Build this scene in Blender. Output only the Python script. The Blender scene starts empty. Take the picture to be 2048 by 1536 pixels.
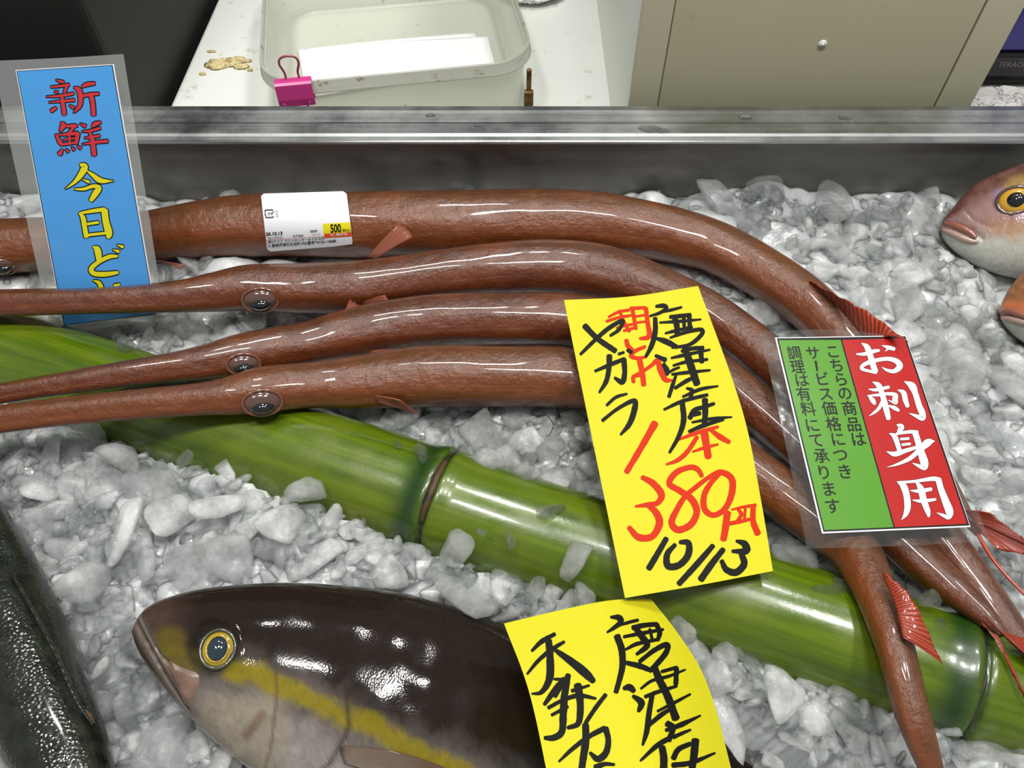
import bpy, bmesh, math, random
import numpy as np
from mathutils import Vector, Matrix, noise

random.seed(7)
rng = np.random.default_rng(7)
SC = bpy.context.scene
COL = SC.collection
PI = math.pi

# ------------------------------------------------------------------ camera, world, lights, exposure
F = 1538.0
H = 0.45
PITCH = math.radians(53.6)
SP, CP = math.sin(PITCH), math.cos(PITCH)
cam_data = bpy.data.cameras.new('camera')
cam_data.sensor_width = 36
cam_data.lens = 36 * F / 2048
cam_data.clip_start = 0.01
cam = bpy.data.objects.new('camera', cam_data)
COL.objects.link(cam)
cam.location = (0, 0, H)
cam.rotation_euler = (PI / 2 - PITCH, 0, 0)
SC.camera = cam

SC.view_settings.view_transform = 'Standard'
SC.view_settings.look = 'None'
SC.view_settings.gamma = 1
SC.view_settings.use_curve_mapping = False
SC.view_settings.exposure = 0.38

world = bpy.data.worlds.new('market_hall')
SC.world = world
world.use_nodes = True
bg = world.node_tree.nodes['Background']
bg.inputs['Color'].default_value = (0.95, 0.97, 1.0, 1)
bg.inputs['Strength'].default_value = 0.24


def area(name, loc, target, sx, sy, power, color):
    d = bpy.data.lights.new(name, 'AREA')
    d.shape = 'RECTANGLE'
    d.size, d.size_y = sx, sy
    d.energy = power
    d.color = color
    o = bpy.data.objects.new(name, d)
    COL.objects.link(o)
    o.location = loc
    o.rotation_euler = (Vector(target) - Vector(loc)).to_track_quat('-Z', 'Y').to_euler()
    return o


for lx, ly, lz, pw in ((.62, .10, 1.75, 9.5), (.10, .16, 1.8, 9.5), (-.50, .05, 1.8, 8.0), (-.1, 1.0, 1.9, 9.0), (.7, .95, 1.9, 7.0)):
    area('ceiling_lamp', (lx, ly, lz), (lx * .4, .38, 0), .24, .10, pw, (1.0, .985, .95))

SC.cycles.max_bounces = 10
SC.cycles.transmission_bounces = 8
SC.cycles.transparent_max_bounces = 20
SC.cycles.diffuse_bounces = 3
SC.cycles.glossy_bounces = 4
SC.cycles.caustics_reflective = False
SC.cycles.caustics_refractive = True
SC.cycles.sample_clamp_indirect = 4


# ------------------------------------------------------------------ geometry helpers
def ray(u, v):
    t = (768 - v) / F
    return Vector(((u - 1024) / F, CP + t * SP, -SP + t * CP))


def atd(u, v, d):
    return Vector((0, 0, H)) + ray(u, v) * d


def zdepth(v, z):
    return (H - z) / (SP - (768 - v) / F * CP)


def at(u, v, z):
    return atd(u, v, zdepth(v, z))


def srgb(r, g, b, a=1):
    def f(c):
        c /= 255
        return c / 12.92 if c <= 0.04045 else ((c + 0.055) / 1.055) ** 2.4
    return (f(r), f(g), f(b), a)


def catmull(pts, n):
    """Catmull-Rom through tuples, n samples per segment."""
    P = [np.array(p, float) for p in pts]
    if len(P) == 2:
        return [P[0] + (P[1] - P[0]) * k / n for k in range(n + 1)]
    out = []
    for i in range(len(P) - 1):
        p0 = P[i - 1] if i > 0 else 2 * P[0] - P[1]
        p1, p2 = P[i], P[i + 1]
        p3 = P[i + 2] if i + 2 < len(P) else 2 * P[-1] - P[-2]
        for k in range(n):
            t = k / n
            out.append(0.5 * (2 * p1 + (p2 - p0) * t + (2 * p0 - 5 * p1 + 4 * p2 - p3) * t * t + (3 * p1 - p0 - 3 * p2 + p3) * t ** 3))
    out.append(P[-1])
    return out


def interp(x, pts):
    return float(np.interp(x, [p[0] for p in pts], [p[1] for p in pts]))


def smooth_curve(pts):
    """piecewise cubic through (x, y) points, returns a callable."""
    s = catmull(pts, 12)
    xs = np.array([q[0] for q in s]); ys = np.array([q[1] for q in s])
    o = np.argsort(xs, kind='stable')
    xs, ys = xs[o], ys[o]
    return lambda x: float(np.interp(x, xs, ys))


def sstep(a, b, x):
    t = min(1, max(0, (x - a) / (b - a)))
    return t * t * (3 - 2 * t)


def mesh_obj(name, verts, faces, mat, parent=None, smooth=True, uvs=None, cols=None):
    me = bpy.data.meshes.new(name)
    me.from_pydata([tuple(v) for v in verts], [], faces)
    if smooth:
        me.polygons.foreach_set('use_smooth', [True] * len(me.polygons))
    if uvs is not None:
        lay = me.uv_layers.new(name='UVMap')
        for l in me.loops:
            lay.data[l.index].uv = uvs[l.vertex_index]
    if cols is not None:
        a = me.color_attributes.new('Col', 'FLOAT_COLOR', 'POINT')
        a.data.foreach_set('color', [c for q in cols for c in q])
    me.update()
    o = bpy.data.objects.new(name, me)
    COL.objects.link(o)
    if mat:
        me.materials.append(mat)
    if parent:
        put(o, parent)
    return o


def put(o, parent):
    o.parent = parent
    if parent.type == 'EMPTY':
        o.matrix_parent_inverse = Matrix.Translation(-Vector(parent.location))


def bm_obj(name, bm, mat, parent=None, smooth=True):
    me = bpy.data.meshes.new(name)
    bm.normal_update()
    bm.to_mesh(me)
    bm.free()
    if smooth:
        me.polygons.foreach_set('use_smooth', [True] * len(me.polygons))
    o = bpy.data.objects.new(name, me)
    COL.objects.link(o)
    if mat:
        me.materials.append(mat)
    if parent:
        put(o, parent)
    return o


def tag(o, label=None, cat=None, group=None, kind=None):
    if label: o['label'] = label
    if cat: o['category'] = cat
    if group: o['group'] = group
    if kind: o['kind'] = kind
    return o


def thing(name, label, cat, loc=(0, 0, 0), group=None):
    o = bpy.data.objects.new(name, None)
    o.empty_display_size = 0.02
    COL.objects.link(o)
    o.location = loc
    return tag(o, label, cat, group)


def bevel_box(bm, x0, x1, y0, y1, z0, z1, bev=0.0, seg=2):
    r = bmesh.ops.create_cube(bm, size=1)
    vs = r['verts']
    for v in vs:
        v.co = Vector((x0 + (v.co.x + .5) * (x1 - x0), y0 + (v.co.y + .5) * (y1 - y0), z0 + (v.co.z + .5) * (z1 - z0)))
    if bev:
        es = list({e for v in vs for e in v.link_edges})
        bmesh.ops.bevel(bm, geom=es, offset=bev, segments=seg, affect='EDGES', profile=0.5)


def tube_mesh(pts, radii, nseg=10, closed_caps=True):
    """pts Vectors; returns verts, faces"""
    V, Fc = [], []
    n = len(pts)
    for i, p in enumerate(pts):
        t = (pts[min(i + 1, n - 1)] - pts[max(i - 1, 0)]).normalized()
        ref = Vector((0, 0, 1)) if abs(t.z) < 0.9 else Vector((0, 1, 0))
        s = t.cross(ref).normalized()
        w = s.cross(t)
        for k in range(nseg):
            a = 2 * PI * k / nseg
            V.append(p + (s * math.cos(a) + w * math.sin(a)) * radii[i])
    for i in range(n - 1):
        for k in range(nseg):
            a, b = i * nseg + k, i * nseg + (k + 1) % nseg
            Fc.append((a, b, b + nseg, a + nseg))
    if closed_caps:
        Fc.append(tuple(range(nseg))[::-1])
        Fc.append(tuple((n - 1) * nseg + k for k in range(nseg)))
    return V, Fc


# ------------------------------------------------------------------ materials
class M:
    def __init__(s, name):
        s.mat = bpy.data.materials.new(name)
        s.mat.use_nodes = True
        s.nt = s.mat.node_tree
        s.nt.nodes.clear()
        s.out = s.nt.nodes.new('ShaderNodeOutputMaterial')

    def n(s, kind, props=None, **ins):
        nd = s.nt.nodes.new(kind)
        for k, v in (props or {}).items():
            setattr(nd, k, v)
        for k, v in ins.items():
            key = k.replace('_', ' ')
            s.set(nd, key, v)
        return nd

    def set(s, nd, key, v):
        sock = nd.inputs[int(key[1:])] if key[0] == '#' else nd.inputs[key]
        if isinstance(v, bpy.types.NodeSocket):
            s.nt.links.new(v, sock)
        else:
            sock.default_value = v

    def coord(s, which='Object', scale=(1, 1, 1)):
        tc = s.n('ShaderNodeTexCoord')
        mp = s.n('ShaderNodeMapping')
        mp.inputs['Scale'].default_value = scale
        s.nt.links.new(tc.outputs[which], mp.inputs['Vector'])
        return mp.outputs[0]

    def noise(s, vec, scale, detail=4, rough=.55, out=0):
        nd = s.n('ShaderNodeTexNoise', None, Scale=scale, Detail=detail, Roughness=rough)
        s.nt.links.new(vec, nd.inputs['Vector'])
        return nd.outputs[out]

    def voro(s, vec, scale, feature='F1', out='Distance'):
        nd = s.n('ShaderNodeTexVoronoi', {'feature': feature}, Scale=scale)
        s.nt.links.new(vec, nd.inputs['Vector'])
        return nd.outputs[out]

    def ramp(s, fac, stops, interp='LINEAR'):
        nd = s.n('ShaderNodeValToRGB')
        nd.color_ramp.interpolation = interp
        el = nd.color_ramp.elements
        while len(el) < len(stops):
            el.new(0.5)
        for e, (p, c) in zip(el, stops):
            e.position = p
            e.color = c if len(c) == 4 else (*c, 1)
        s.nt.links.new(fac, nd.inputs[0])
        return nd.outputs[0]

    def mix(s, fac, a, b, mode='MIX'):
        nd = s.nt.nodes.new('ShaderNodeMix')
        nd.data_type = 'RGBA'
        nd.blend_type = mode
        for sock, v in ((nd.inputs[0], fac), (nd.inputs[6], a), (nd.inputs[7], b)):
            if isinstance(v, bpy.types.NodeSocket):
                s.nt.links.new(v, sock)
            else:
                sock.default_value = v
        return nd.outputs[2]

    def math(s, op, a, b=0.0):
        nd = s.n('ShaderNodeMath', {'operation': op})
        for sock, v in ((nd.inputs[0], a), (nd.inputs[1], b)):
            if isinstance(v, bpy.types.NodeSocket):
                s.nt.links.new(v, sock)
            else:
                sock.default_value = v
        return nd.outputs[0]

    def bump(s, height, strength=.3, dist=.001, normal=None):
        nd = s.n('ShaderNodeBump', None, Strength=strength, Distance=dist)
        s.nt.links.new(height, nd.inputs['Height'])
        if normal is not None:
            s.nt.links.new(normal, nd.inputs['Normal'])
        return nd.outputs[0]

    def rim(s, normal, base, amp, power):
        lw = s.n('ShaderNodeLayerWeight', None, Blend=.5)
        s.nt.links.new(normal, lw.inputs['Normal'])
        return s.math('ADD', s.math('MULTIPLY', s.math('POWER', lw.outputs['Facing'], power), amp), base)

    def bsdf(s, **ins):
        nd = s.n('ShaderNodeBsdfPrincipled')
        for k, v in ins.items():
            s.set(nd, k.replace('_', ' '), v)
        return nd.outputs[0]

    def done(s, surf):
        s.nt.links.new(surf, s.out.inputs['Surface'])
        return s.mat


g3 = lambda x: (x, x, x, 1)


def mat_plain(name, col, rough=.5, **kw):
    m = M(name)
    return m.done(m.bsdf(Base_Color=col, Roughness=rough, **kw))


def mat_fish(name, back, side, dark):
    """wet skin with streaks running along the body (UV: x = length in m, y = turn)"""
    m = M(name)
    uv = m.coord('UV', (1, 1, 1))
    st = m.coord('UV', (7, 17, 1))
    n1 = m.noise(st, 2.4, 5, .55)
    n2 = m.noise(m.coord('UV', (26, 3.2, 1)), 1.0, 5, .6)
    n3 = m.noise(m.coord('UV', (60, 9, 1)), 1.0, 5, .65)
    sep = m.n('ShaderNodeSeparateXYZ')
    m.nt.links.new(uv, sep.inputs[0])
    ang = m.math('ADD', sep.outputs[1], m.math('MULTIPLY', m.math('SUBTRACT', n2, .5), .10))
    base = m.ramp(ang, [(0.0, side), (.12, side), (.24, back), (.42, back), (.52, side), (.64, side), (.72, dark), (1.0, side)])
    base = m.mix(m.ramp(n1, [(.45, g3(0)), (.75, g3(.4))]), base, dark)
    base = m.mix(m.ramp(n2, [(.48, g3(0)), (.75, g3(.5))]), base, srgb(142, 74, 36))
    base = m.mix(m.ramp(n3, [(.52, g3(0)), (.8, g3(.35))]), base, srgb(152, 98, 68))
    base = m.mix(1.0, base, (.82, .82, .68, 1), 'MULTIPLY')
    obj = m.coord('Object', (1, 1, 1))
    fine = m.noise(obj, 380, 4, .7)
    ridge = m.noise(m.coord('UV', (8, 60, 1)), 2.0, 4, .6)
    big = m.noise(obj, 120, 3, .5)
    b = m.bump(ridge, .22, .0014)
    b = m.bump(big, .38, .0035, b)
    b = m.bump(fine, .6, .0010, b)
    r = m.ramp(m.noise(obj, 90, 3), [(.35, g3(.18)), (.7, g3(.42))])
    return m.done(m.bsdf(Base_Color=base, Roughness=r, Normal=b, Coat_Weight=.45, Coat_Roughness=.06, Subsurface_Weight=.08,
                         Subsurface_Radius=(.02, .006, .003), Subsurface_Scale=.2))


def mat_fin(name, a, b2, alpha=.93):
    m = M(name)
    uv = m.coord('UV', (1, 1, 1))
    w = m.n('ShaderNodeTexWave', {'wave_type': 'BANDS', 'bands_direction': 'X'}, Scale=7.0, Distortion=.8, Detail=2.0)
    m.nt.links.new(uv, w.inputs['Vector'])
    col = m.mix(w.outputs[0], a, b2)
    bm_ = m.bump(w.outputs[0], .5, .0006)
    return m.done(m.bsdf(Base_Color=col, Roughness=.3, Normal=bm_, Coat_Weight=.3, Alpha=alpha))


def mat_flatfish(name, scale_sz, bump_s, rough=(.2, .45), coat=.4, spec=.5):
    """skin whose colour pattern is stored per vertex; scales as fine bump"""
    m = M(name)
    at_ = m.n('ShaderNodeVertexColor', {'layer_name': 'Col'})
    obj = m.coord('Object', (1, 1, 1))
    n1 = m.noise(obj, 160, 5, .65)
    col = m.mix(m.ramp(n1, [(.3, g3(.0)), (.75, g3(.5))]), at_.outputs[0], m.mix(1.0, at_.outputs[0], g3(.55), 'MULTIPLY'))
    vo = m.voro(obj, scale_sz)
    b = m.bump(vo, bump_s, .0008)
    b = m.bump(m.noise(obj, 45, 2), .06, .002, b)
    r = m.ramp(m.noise(obj, 60, 4), [(.35, g3(rough[0])), (.7, g3(rough[1]))])
    return m.done(m.bsdf(Base_Color=col, Roughness=r, Normal=b, Coat_Weight=coat, Coat_Roughness=.08, Specular_IOR_Level=spec))


def mat_ice(name, thru, white, tint, rough, sc=1.0):
    """lump of ice: part clear (straight and bent light), part cloudy, with a wet skin"""
    m = M(name)
    obj = m.coord('Object', (1, 1, 1))
    oi = m.n('ShaderNodeObjectInfo')
    nz = m.n('ShaderNodeTexNoise', {'noise_dimensions': '4D'}, Scale=1.1 * sc, Detail=4.0)
    m.nt.links.new(obj, nz.inputs['Vector'])
    m.nt.links.new(m.math('MULTIPLY', oi.outputs['Random'], 40.0), nz.inputs['W'])
    f = m.ramp(nz.outputs[0], [(.35, g3(white * .35)), (.66, g3(min(1, white * 1.5)))])
    b = m.bump(m.noise(obj, 2.2 * sc, 5, .55), .30, .12 / sc)
    b2 = m.bump(m.noise(obj, 4.0 * sc, 5, .65), .85, .11 / sc)
    glass = m.n('ShaderNodeBsdfPrincipled')
    m.set(glass, 'Base Color', tint); m.set(glass, 'Transmission Weight', 1.0); m.set(glass, 'IOR', 1.31)
    m.set(glass, 'Roughness', rough); m.set(glass, 'Normal', b)
    tp = m.n('ShaderNodeBsdfTransparent'); tp.inputs[0].default_value = (.97, .985, .98, 1)
    gl = m.n('ShaderNodeBsdfGlossy'); m.set(gl, 'Roughness', .03); m.set(gl, 'Normal', b2)
    fr = m.rim(b2, .06, .55, 3.2)
    t2 = m.n('ShaderNodeMixShader')
    m.nt.links.new(fr, t2.inputs[0]); m.nt.links.new(tp.outputs[0], t2.inputs[1]); m.nt.links.new(gl.outputs[0], t2.inputs[2])
    cg = m.n('ShaderNodeMixShader'); cg.inputs[0].default_value = thru
    m.nt.links.new(glass.outputs[0], cg.inputs[1]); m.nt.links.new(t2.outputs[0], cg.inputs[2])
    cl = m.n('ShaderNodeBsdfPrincipled')
    for k, v in (('Base Color', (.93, .945, .945, 1)), ('Roughness', .2), ('Normal', b), ('Coat Weight', 1.0), ('Coat Roughness', .03), ('Coat Normal', b2),
                 ('Subsurface Weight', 1.0), ('Subsurface Radius', (1, 1, 1)), ('Subsurface Scale', .012)):
        m.set(cl, k, v)
    mx = cl
    mm = m.n('ShaderNodeMixShader')
    m.nt.links.new(f, mm.inputs[0])
    m.nt.links.new(cg.outputs[0], mm.inputs[1]); m.nt.links.new(mx.outputs[0], mm.inputs[2])
    return m.done(mm.outputs[0])


def mat_icebed():
    m = M('crushed_ice')
    obj = m.coord('Object', (1, 1, 1))
    n1 = m.noise(obj, 60, 6, .6)
    n2 = m.noise(obj, 260, 4, .6)
    b = m.bump(n1, .45, .004)
    b = m.bump(n2, .35, .0012, b)
    col = m.ramp(n1, [(.3, (.46, .475, .48, 1)), (.7, (.62, .635, .635, 1))])
    a = m.bsdf(Coat_Weight=.8, Coat_Roughness=.03, Base_Color=col, Roughness=.2, Normal=b, Specular_IOR_Level=.6, Subsurface_Weight=.9, Subsurface_Radius=(1, 1, 1), Subsurface_Scale=.016)
    return m.done(a)


def mat_steel(name, tone, rough, streak=(2, 60, 60), blot=.5, warm=(1, 1, 1)):
    m = M(name)
    obj = m.coord('Object', streak)
    o2 = m.coord('Object', (1, 1, 1))
    n1 = m.noise(obj, 4, 6, .6)
    n2 = m.noise(o2, 14, 5, .65)
    f = m.math('MULTIPLY', n2, blot)
    lo = tuple(tone * .62 * w for w in warm) + (1,)
    hi = tuple(min(1, tone * 1.25) * w for w in warm) + (1,)
    col = m.mix(m.ramp(n1, [(.3, g3(0)), (.7, g3(1))]), lo, hi)
    col = m.mix(f, col, tuple(tone * 1.1 * w for w in (1.0, 1.02, .98)) + (1,))
    r = m.ramp(n2, [(.3, g3(rough * .7)), (.7, g3(min(1, rough * 1.5)))])
    b = m.bump(n1, .12, .0006)
    b = m.bump(n2, .12, .002, b)
    return m.done(m.bsdf(Base_Color=col, Metallic=1.0, Roughness=r, Normal=b))


def mat_paint(name, base, dirt, scale=30, lo=.62, hi=.72, rough=.4, amt=.8, soft=None):
    m = M(name)
    obj = m.coord('Object', (1, 1, 1))
    n1 = m.noise(obj, scale, 7, .7)
    n2 = m.noise(obj, 6, 3, .5)
    col = m.mix(m.ramp(n2, [(.3, g3(0)), (.8, g3(.5))]), base, soft or base)
    col = m.mix(m.ramp(n1, [(lo, g3(0)), (hi, g3(amt))]), col, dirt)
    b = m.bump(n1, .08, .001)
    return m.done(m.bsdf(Base_Color=col, Roughness=rough, Normal=b))


def mat_print(name, col, rough=.28, coat=.6, vary=.12):
    """flat printed or paper colour under a slightly uneven gloss"""
    m = M(name)
    obj = m.coord('Object', (1, 1, 1))
    n1 = m.noise(obj, 45, 4, .6)
    c = m.mix(m.math('MULTIPLY', n1, vary), col, g3(.6))
    b = m.bump(m.noise(obj, 25, 2), .12, .002)
    return m.done(m.bsdf(Base_Color=c, Roughness=rough, Normal=b, Specular_IOR_Level=.22, Coat_Weight=coat * .5, Coat_Roughness=.05))


def mat_film(name, haze):
    m = M(name)
    obj = m.coord('Object', (1, 1, 1))
    b = m.bump(m.noise(obj, 30, 3), .25, .002)
    tr = m.n('ShaderNodeBsdfTransparent')
    tr.inputs[0].default_value = (.97, .98, .97, 1)
    df = m.n('ShaderNodeBsdfDiffuse'); df.inputs[0].default_value = (.8, .82, .8, 1)
    gl = m.n('ShaderNodeBsdfGlossy', None, Roughness=.07)
    m.nt.links.new(b, gl.inputs['Normal'])
    fr = m.rim(b, .045, .4, 4.0)
    m1 = m.n('ShaderNodeMixShader'); m1.inputs[0].default_value = haze
    m.nt.links.new(tr.outputs[0], m1.inputs[1]); m.nt.links.new(df.outputs[0], m1.inputs[2])
    mx = m.n('ShaderNodeMixShader')
    m.nt.links.new(fr, mx.inputs[0]); m.nt.links.new(m1.outputs[0], mx.inputs[1]); m.nt.links.new(gl.outputs[0], mx.inputs[2])
    return m.done(mx.outputs[0])


def mat_poly(name, clear=.48, lo=.66, tone=(.86, .86, .80, 1)):
    """milky translucent food-box plastic with specks of dried food"""
    m = M(name)
    obj = m.coord('Object', (1, 1, 1))
    n1 = m.noise(obj, 75, 5, .7)
    col = m.mix(m.ramp(n1, [(lo, g3(0)), (lo + .06, g3(.9))]), tone, srgb(120, 84, 34))
    tr = m.n('ShaderNodeBsdfTransparent')
    tr.inputs[0].default_value = (.93, .94, .90, 1)
    p = m.bsdf(Base_Color=col, Roughness=.25, Specular_IOR_Level=.6)
    tl = m.n('ShaderNodeBsdfTranslucent')
    m.nt.links.new(col, tl.inputs[0])
    mx0 = m.n('ShaderNodeMixShader'); mx0.inputs[0].default_value = .45
    m.nt.links.new(p, mx0.inputs[1]); m.nt.links.new(tl.outputs[0], mx0.inputs[2])
    mx = m.n('ShaderNodeMixShader'); mx.inputs[0].default_value = 1 - clear
    m.nt.links.new(tr.outputs[0], mx.inputs[1]); m.nt.links.new(mx0.outputs[0], mx.inputs[2])
    return m.done(mx.outputs[0])


def mat_bamboo():
    m = M('bamboo_skin')
    uv = m.coord('UV', (1, 1, 1))
    st = m.coord('UV', (4, 18, 1))
    n1 = m.noise(st, 1.8, 6, .6)
    n2 = m.noise(m.coord('Object'), 16, 4, .6)
    col = m.ramp(n1, [(.25, srgb(52, 74, 6)), (.5, srgb(76, 98, 8)), (.75, srgb(98, 118, 16))])
    col = m.mix(m.ramp(n2, [(.45, g3(0)), (.75, g3(.6))]), col, srgb(106, 110, 18))
    at_ = m.n('ShaderNodeVertexColor', {'layer_name': 'Col'})
    col = m.mix(at_.outputs[0], col, srgb(22, 52, 14))
    spots = m.noise(m.coord('Object'), 160, 5, .75)
    col = m.mix(m.ramp(spots, [(.70, g3(0)), (.76, g3(.7))]), col, srgb(30, 44, 14))
    r = m.ramp(n2, [(.35, g3(.16)), (.65, g3(.42))])
    b = m.bump(n1, .15, .0008)
    b = m.bump(m.noise(m.coord('Object'), 300, 3), .12, .0006, b)
    return m.done(m.bsdf(Base_Color=col, Roughness=r, Normal=b, Coat_Weight=.35, Coat_Roughness=.12))


MT = {}
MT['red_skin'] = mat_fish('cornetfish_skin', srgb(98, 58, 34), srgb(124, 64, 30), srgb(68, 33, 18))
MT['red_skin_dark'] = mat_fish('cornetfish_skin_dark', srgb(86, 48, 30), srgb(108, 52, 26), srgb(56, 26, 15))
MT['fin_red'] = mat_fin('red_fin', srgb(176, 62, 36), srgb(110, 40, 24))
MT['fin_pale'] = mat_fin('pale_fin', srgb(176, 104, 78), srgb(120, 62, 44), .62)
MT['fin_brown'] = mat_fin('brown_fin', srgb(112, 88, 66), srgb(64, 48, 38))
MT['fin_dark'] = mat_fin('dark_fin', srgb(40, 36, 26), srgb(20, 20, 16))
MT['fin_gold'] = mat_fin('golden_fin', srgb(160, 110, 40), srgb(96, 62, 26))
MT['eye_lid'] = mat_plain('eye_rim', srgb(84, 60, 52), .12, Coat_Weight=1.0)
MT['eye_skin'] = mat_plain('eye_skin', srgb(104, 62, 44), .2, Coat_Weight=.6)
MT['pupil'] = mat_plain('pupil', srgb(12, 14, 20), .05, Coat_Weight=1.0)
MT['pupil_blue'] = mat_plain('pupil_blue', srgb(30, 44, 54), .06, Coat_Weight=1.0)
MT['iris_gold'] = mat_plain('iris_gold', srgb(150, 130, 26), .12, Coat_Weight=1.0)
MT['iris_amber'] = mat_plain('iris_amber', srgb(196, 148, 40), .12, Coat_Weight=1.0)
MT['socket'] = mat_plain('eye_socket', srgb(58, 54, 40), .2, Coat_Weight=.6)
MT['amberjack'] = mat_flatfish('amberjack_skin', 900, .03, (.06, .13), .0, .24)
MT['darkfish'] = mat_flatfish('dark_fish_skin', 520, .35, (.12, .24), .25, .45)
MT['bream'] = mat_flatfish('bream_skin', 600, .15, (.16, .28), .2, .35)
MT['lip'] = mat_plain('pink_lip', srgb(140, 88, 72), .2, Coat_Weight=.6)
MT['lip_pale'] = mat_plain('pale_lip', srgb(164, 138, 126), .2, Coat_Weight=.6)
MT['jaw'] = mat_paint('jaw_plate', srgb(104, 82, 72), srgb(134, 108, 92), 110, .4, .65, .3, .8, srgb(92, 70, 62))
MT['ice_clear'] = mat_ice('clear_ice', .80, .03, (.98, 1, .99, 1), .02)
MT['ice_mid'] = mat_ice('half_clear_ice', .86, .19, (.97, .99, .98, 1), .06)
MT['ice_cloud'] = mat_ice('cloudy_ice', .85, .46, (.96, .98, .98, 1), .12)
MT['ice_bits'] = mat_ice('ice_bits', .90, .21, (.97, .99, .98, 1), .08, 75.0)
MT['ice_bed'] = mat_icebed()
MT['water'] = mat_plain('water', (1, 1, 1, 1), .0, Transmission_Weight=1.0, IOR=1.33)
MT['bamboo'] = mat_bamboo()
MT['sheath'] = mat_paint('dry_sheath', srgb(64, 46, 20), srgb(20, 15, 8), 90, .45, .55, .6)
MT['steel_wall'] = mat_steel('steel_wall', .20, .50, (3, 14, 14), .9, (1, .91, .80))
MT['steel_rail'] = mat_steel('steel_rail', .34, .42, (1.5, 70, 70), .8, (.97, 1, .99))
MT['steel_lip'] = mat_steel('steel_lip', .6, .3, (2, 60, 60), .3)
MT['counter'] = mat_paint('white_counter', srgb(226, 228, 222), srgb(150, 128, 86), 42, .61, .72, .3, .6, srgb(206, 210, 204))
MT['cabinet'] = mat_paint('cream_cabinet', srgb(186, 182, 152), srgb(120, 110, 84), 45, .63, .74, .42, .5, srgb(178, 172, 140))
MT['cabinet_frame'] = mat_paint('cream_frame', srgb(192, 188, 160), srgb(120, 110, 84), 60, .68, .76, .42, .5)
MT['cabinet_side'] = mat_paint('pale_cabinet_side', srgb(220, 226, 214), srgb(150, 146, 120), 50, .70, .78, .38, .4)
MT['seam'] = mat_plain('seam', srgb(98, 94, 78), .6)
MT['darkmetal'] = mat_paint('dark_rusty_metal', srgb(15, 16, 12), srgb(38, 27, 10), 7, .5, .72, .7, .55, srgb(9, 10, 8))
MT['floor'] = mat_paint('wet_floor', srgb(60, 62, 58), srgb(30, 30, 28), 12, .5, .7, .3)
MT['poly'] = mat_poly('milky_plastic', .48, .655)
MT['poly_rim'] = mat_poly('milky_rim', .30, .62, (.70, .70, .64, 1))
MT['white_paper'] = mat_plain('white_paper', (.93, .93, .94, 1), .75)
MT['pink'] = mat_paint('pink_enamel', srgb(196, 62, 132), srgb(120, 40, 80), 200, .66, .74, .28)
MT['pink_wire'] = mat_plain('pink_wire', srgb(158, 84, 96), .25, Metallic=.4)
MT['pink_dark'] = mat_plain('dark_pink_enamel', srgb(140, 40, 96), .3)
MT['rust'] = mat_paint('rusty_metal', srgb(132, 104, 66), srgb(80, 50, 22), 120, .45, .6, .45)
MT['towel'] = mat_plain('white_towelling', (.88, .88, .87, 1), .95)
MT['crust'] = mat_paint('dried_crust', srgb(206, 190, 140), srgb(120, 94, 50), 160, .5, .62, .8)
MT['yellow'] = mat_print('yellow_paper', srgb(196, 188, 10), .6, .0, .03)
MT['ink_black'] = mat_plain('black_ink', srgb(20, 20, 19), .6, Specular_IOR_Level=.12)
MT['ink_red'] = mat_plain('red_ink', srgb(186, 44, 16), .6, Specular_IOR_Level=.12)
MT['film'] = mat_film('clear_laminate', .13)
MT['film2'] = mat_film('crinkled_laminate', .015)
MT['blue'] = mat_print('blue_print', srgb(66, 146, 212), .3, .7, .05)
MT['green'] = mat_print('green_print', srgb(74, 134, 24), .3, .7, .03)
MT['red'] = mat_print('red_print', srgb(162, 18, 14), .3, .7, .02)
MT['white_print'] = mat_print('white_print', (.68, .68, .69, 1), .35, .6, .02)
MT['black_print'] = mat_print('black_print', srgb(10, 10, 10), .35, .6, .0)
MT['red_letter'] = mat_print('red_letter', srgb(190, 44, 54), .3, .7, .02)
MT['yellow_letter'] = mat_print('yellow_letter', srgb(214, 204, 12), .3, .7, .02)
MT['label_white'] = mat_print('label_white', (.66, .66, .68, 1), .4, .2, .02)
MT['label_orange'] = mat_print('label_orange', srgb(200, 66, 20), .4, .2, .02)
MT['label_yellow'] = mat_print('label_yellow', srgb(206, 194, 10), .4, .2, .02)
MT['grey_print'] = mat_plain('grey_print', srgb(110, 110, 112), .5)
MT['machine'] = mat_plain('black_plastic', srgb(34, 33, 34), .35)
MT['machine_blue'] = mat_plain('blue_panel', srgb(40, 34, 128), .25)
MT['machine_text'] = mat_plain('grey_lettering', srgb(128, 122, 118), .5)
m = M('newsprint')
_o = m.coord('Object', (1, 1, 1))
_n = m.noise(_o, 260, 4, .8)
_n2 = m.noise(_o, 30, 2, .5)
_c = m.mix(m.math('MULTIPLY', m.ramp(_n, [(.5, g3(0)), (.56, g3(1))]), m.ramp(_n2, [(.48, g3(0)), (.55, g3(.8))])), (.8, .77, .73, 1), srgb(90, 86, 84))
MT['newsprint'] = m.done(m.bsdf(Base_Color=_c, Roughness=.9))

# ------------------------------------------------------------------ setting: floor, tray, counter, cabinet
bm = bmesh.new()
bevel_box(bm, -3, 3, -2, 3, -.86, -.82)
tag(bm_obj('floor', bm, MT['floor'], smooth=False), kind='structure')
bm = bmesh.new()
bevel_box(bm, -3, 3, 2.2, 2.26, -.82, 1.6)
tag(bm_obj('wall_back', bm, MT['darkmetal'], smooth=False), kind='structure')

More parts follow.
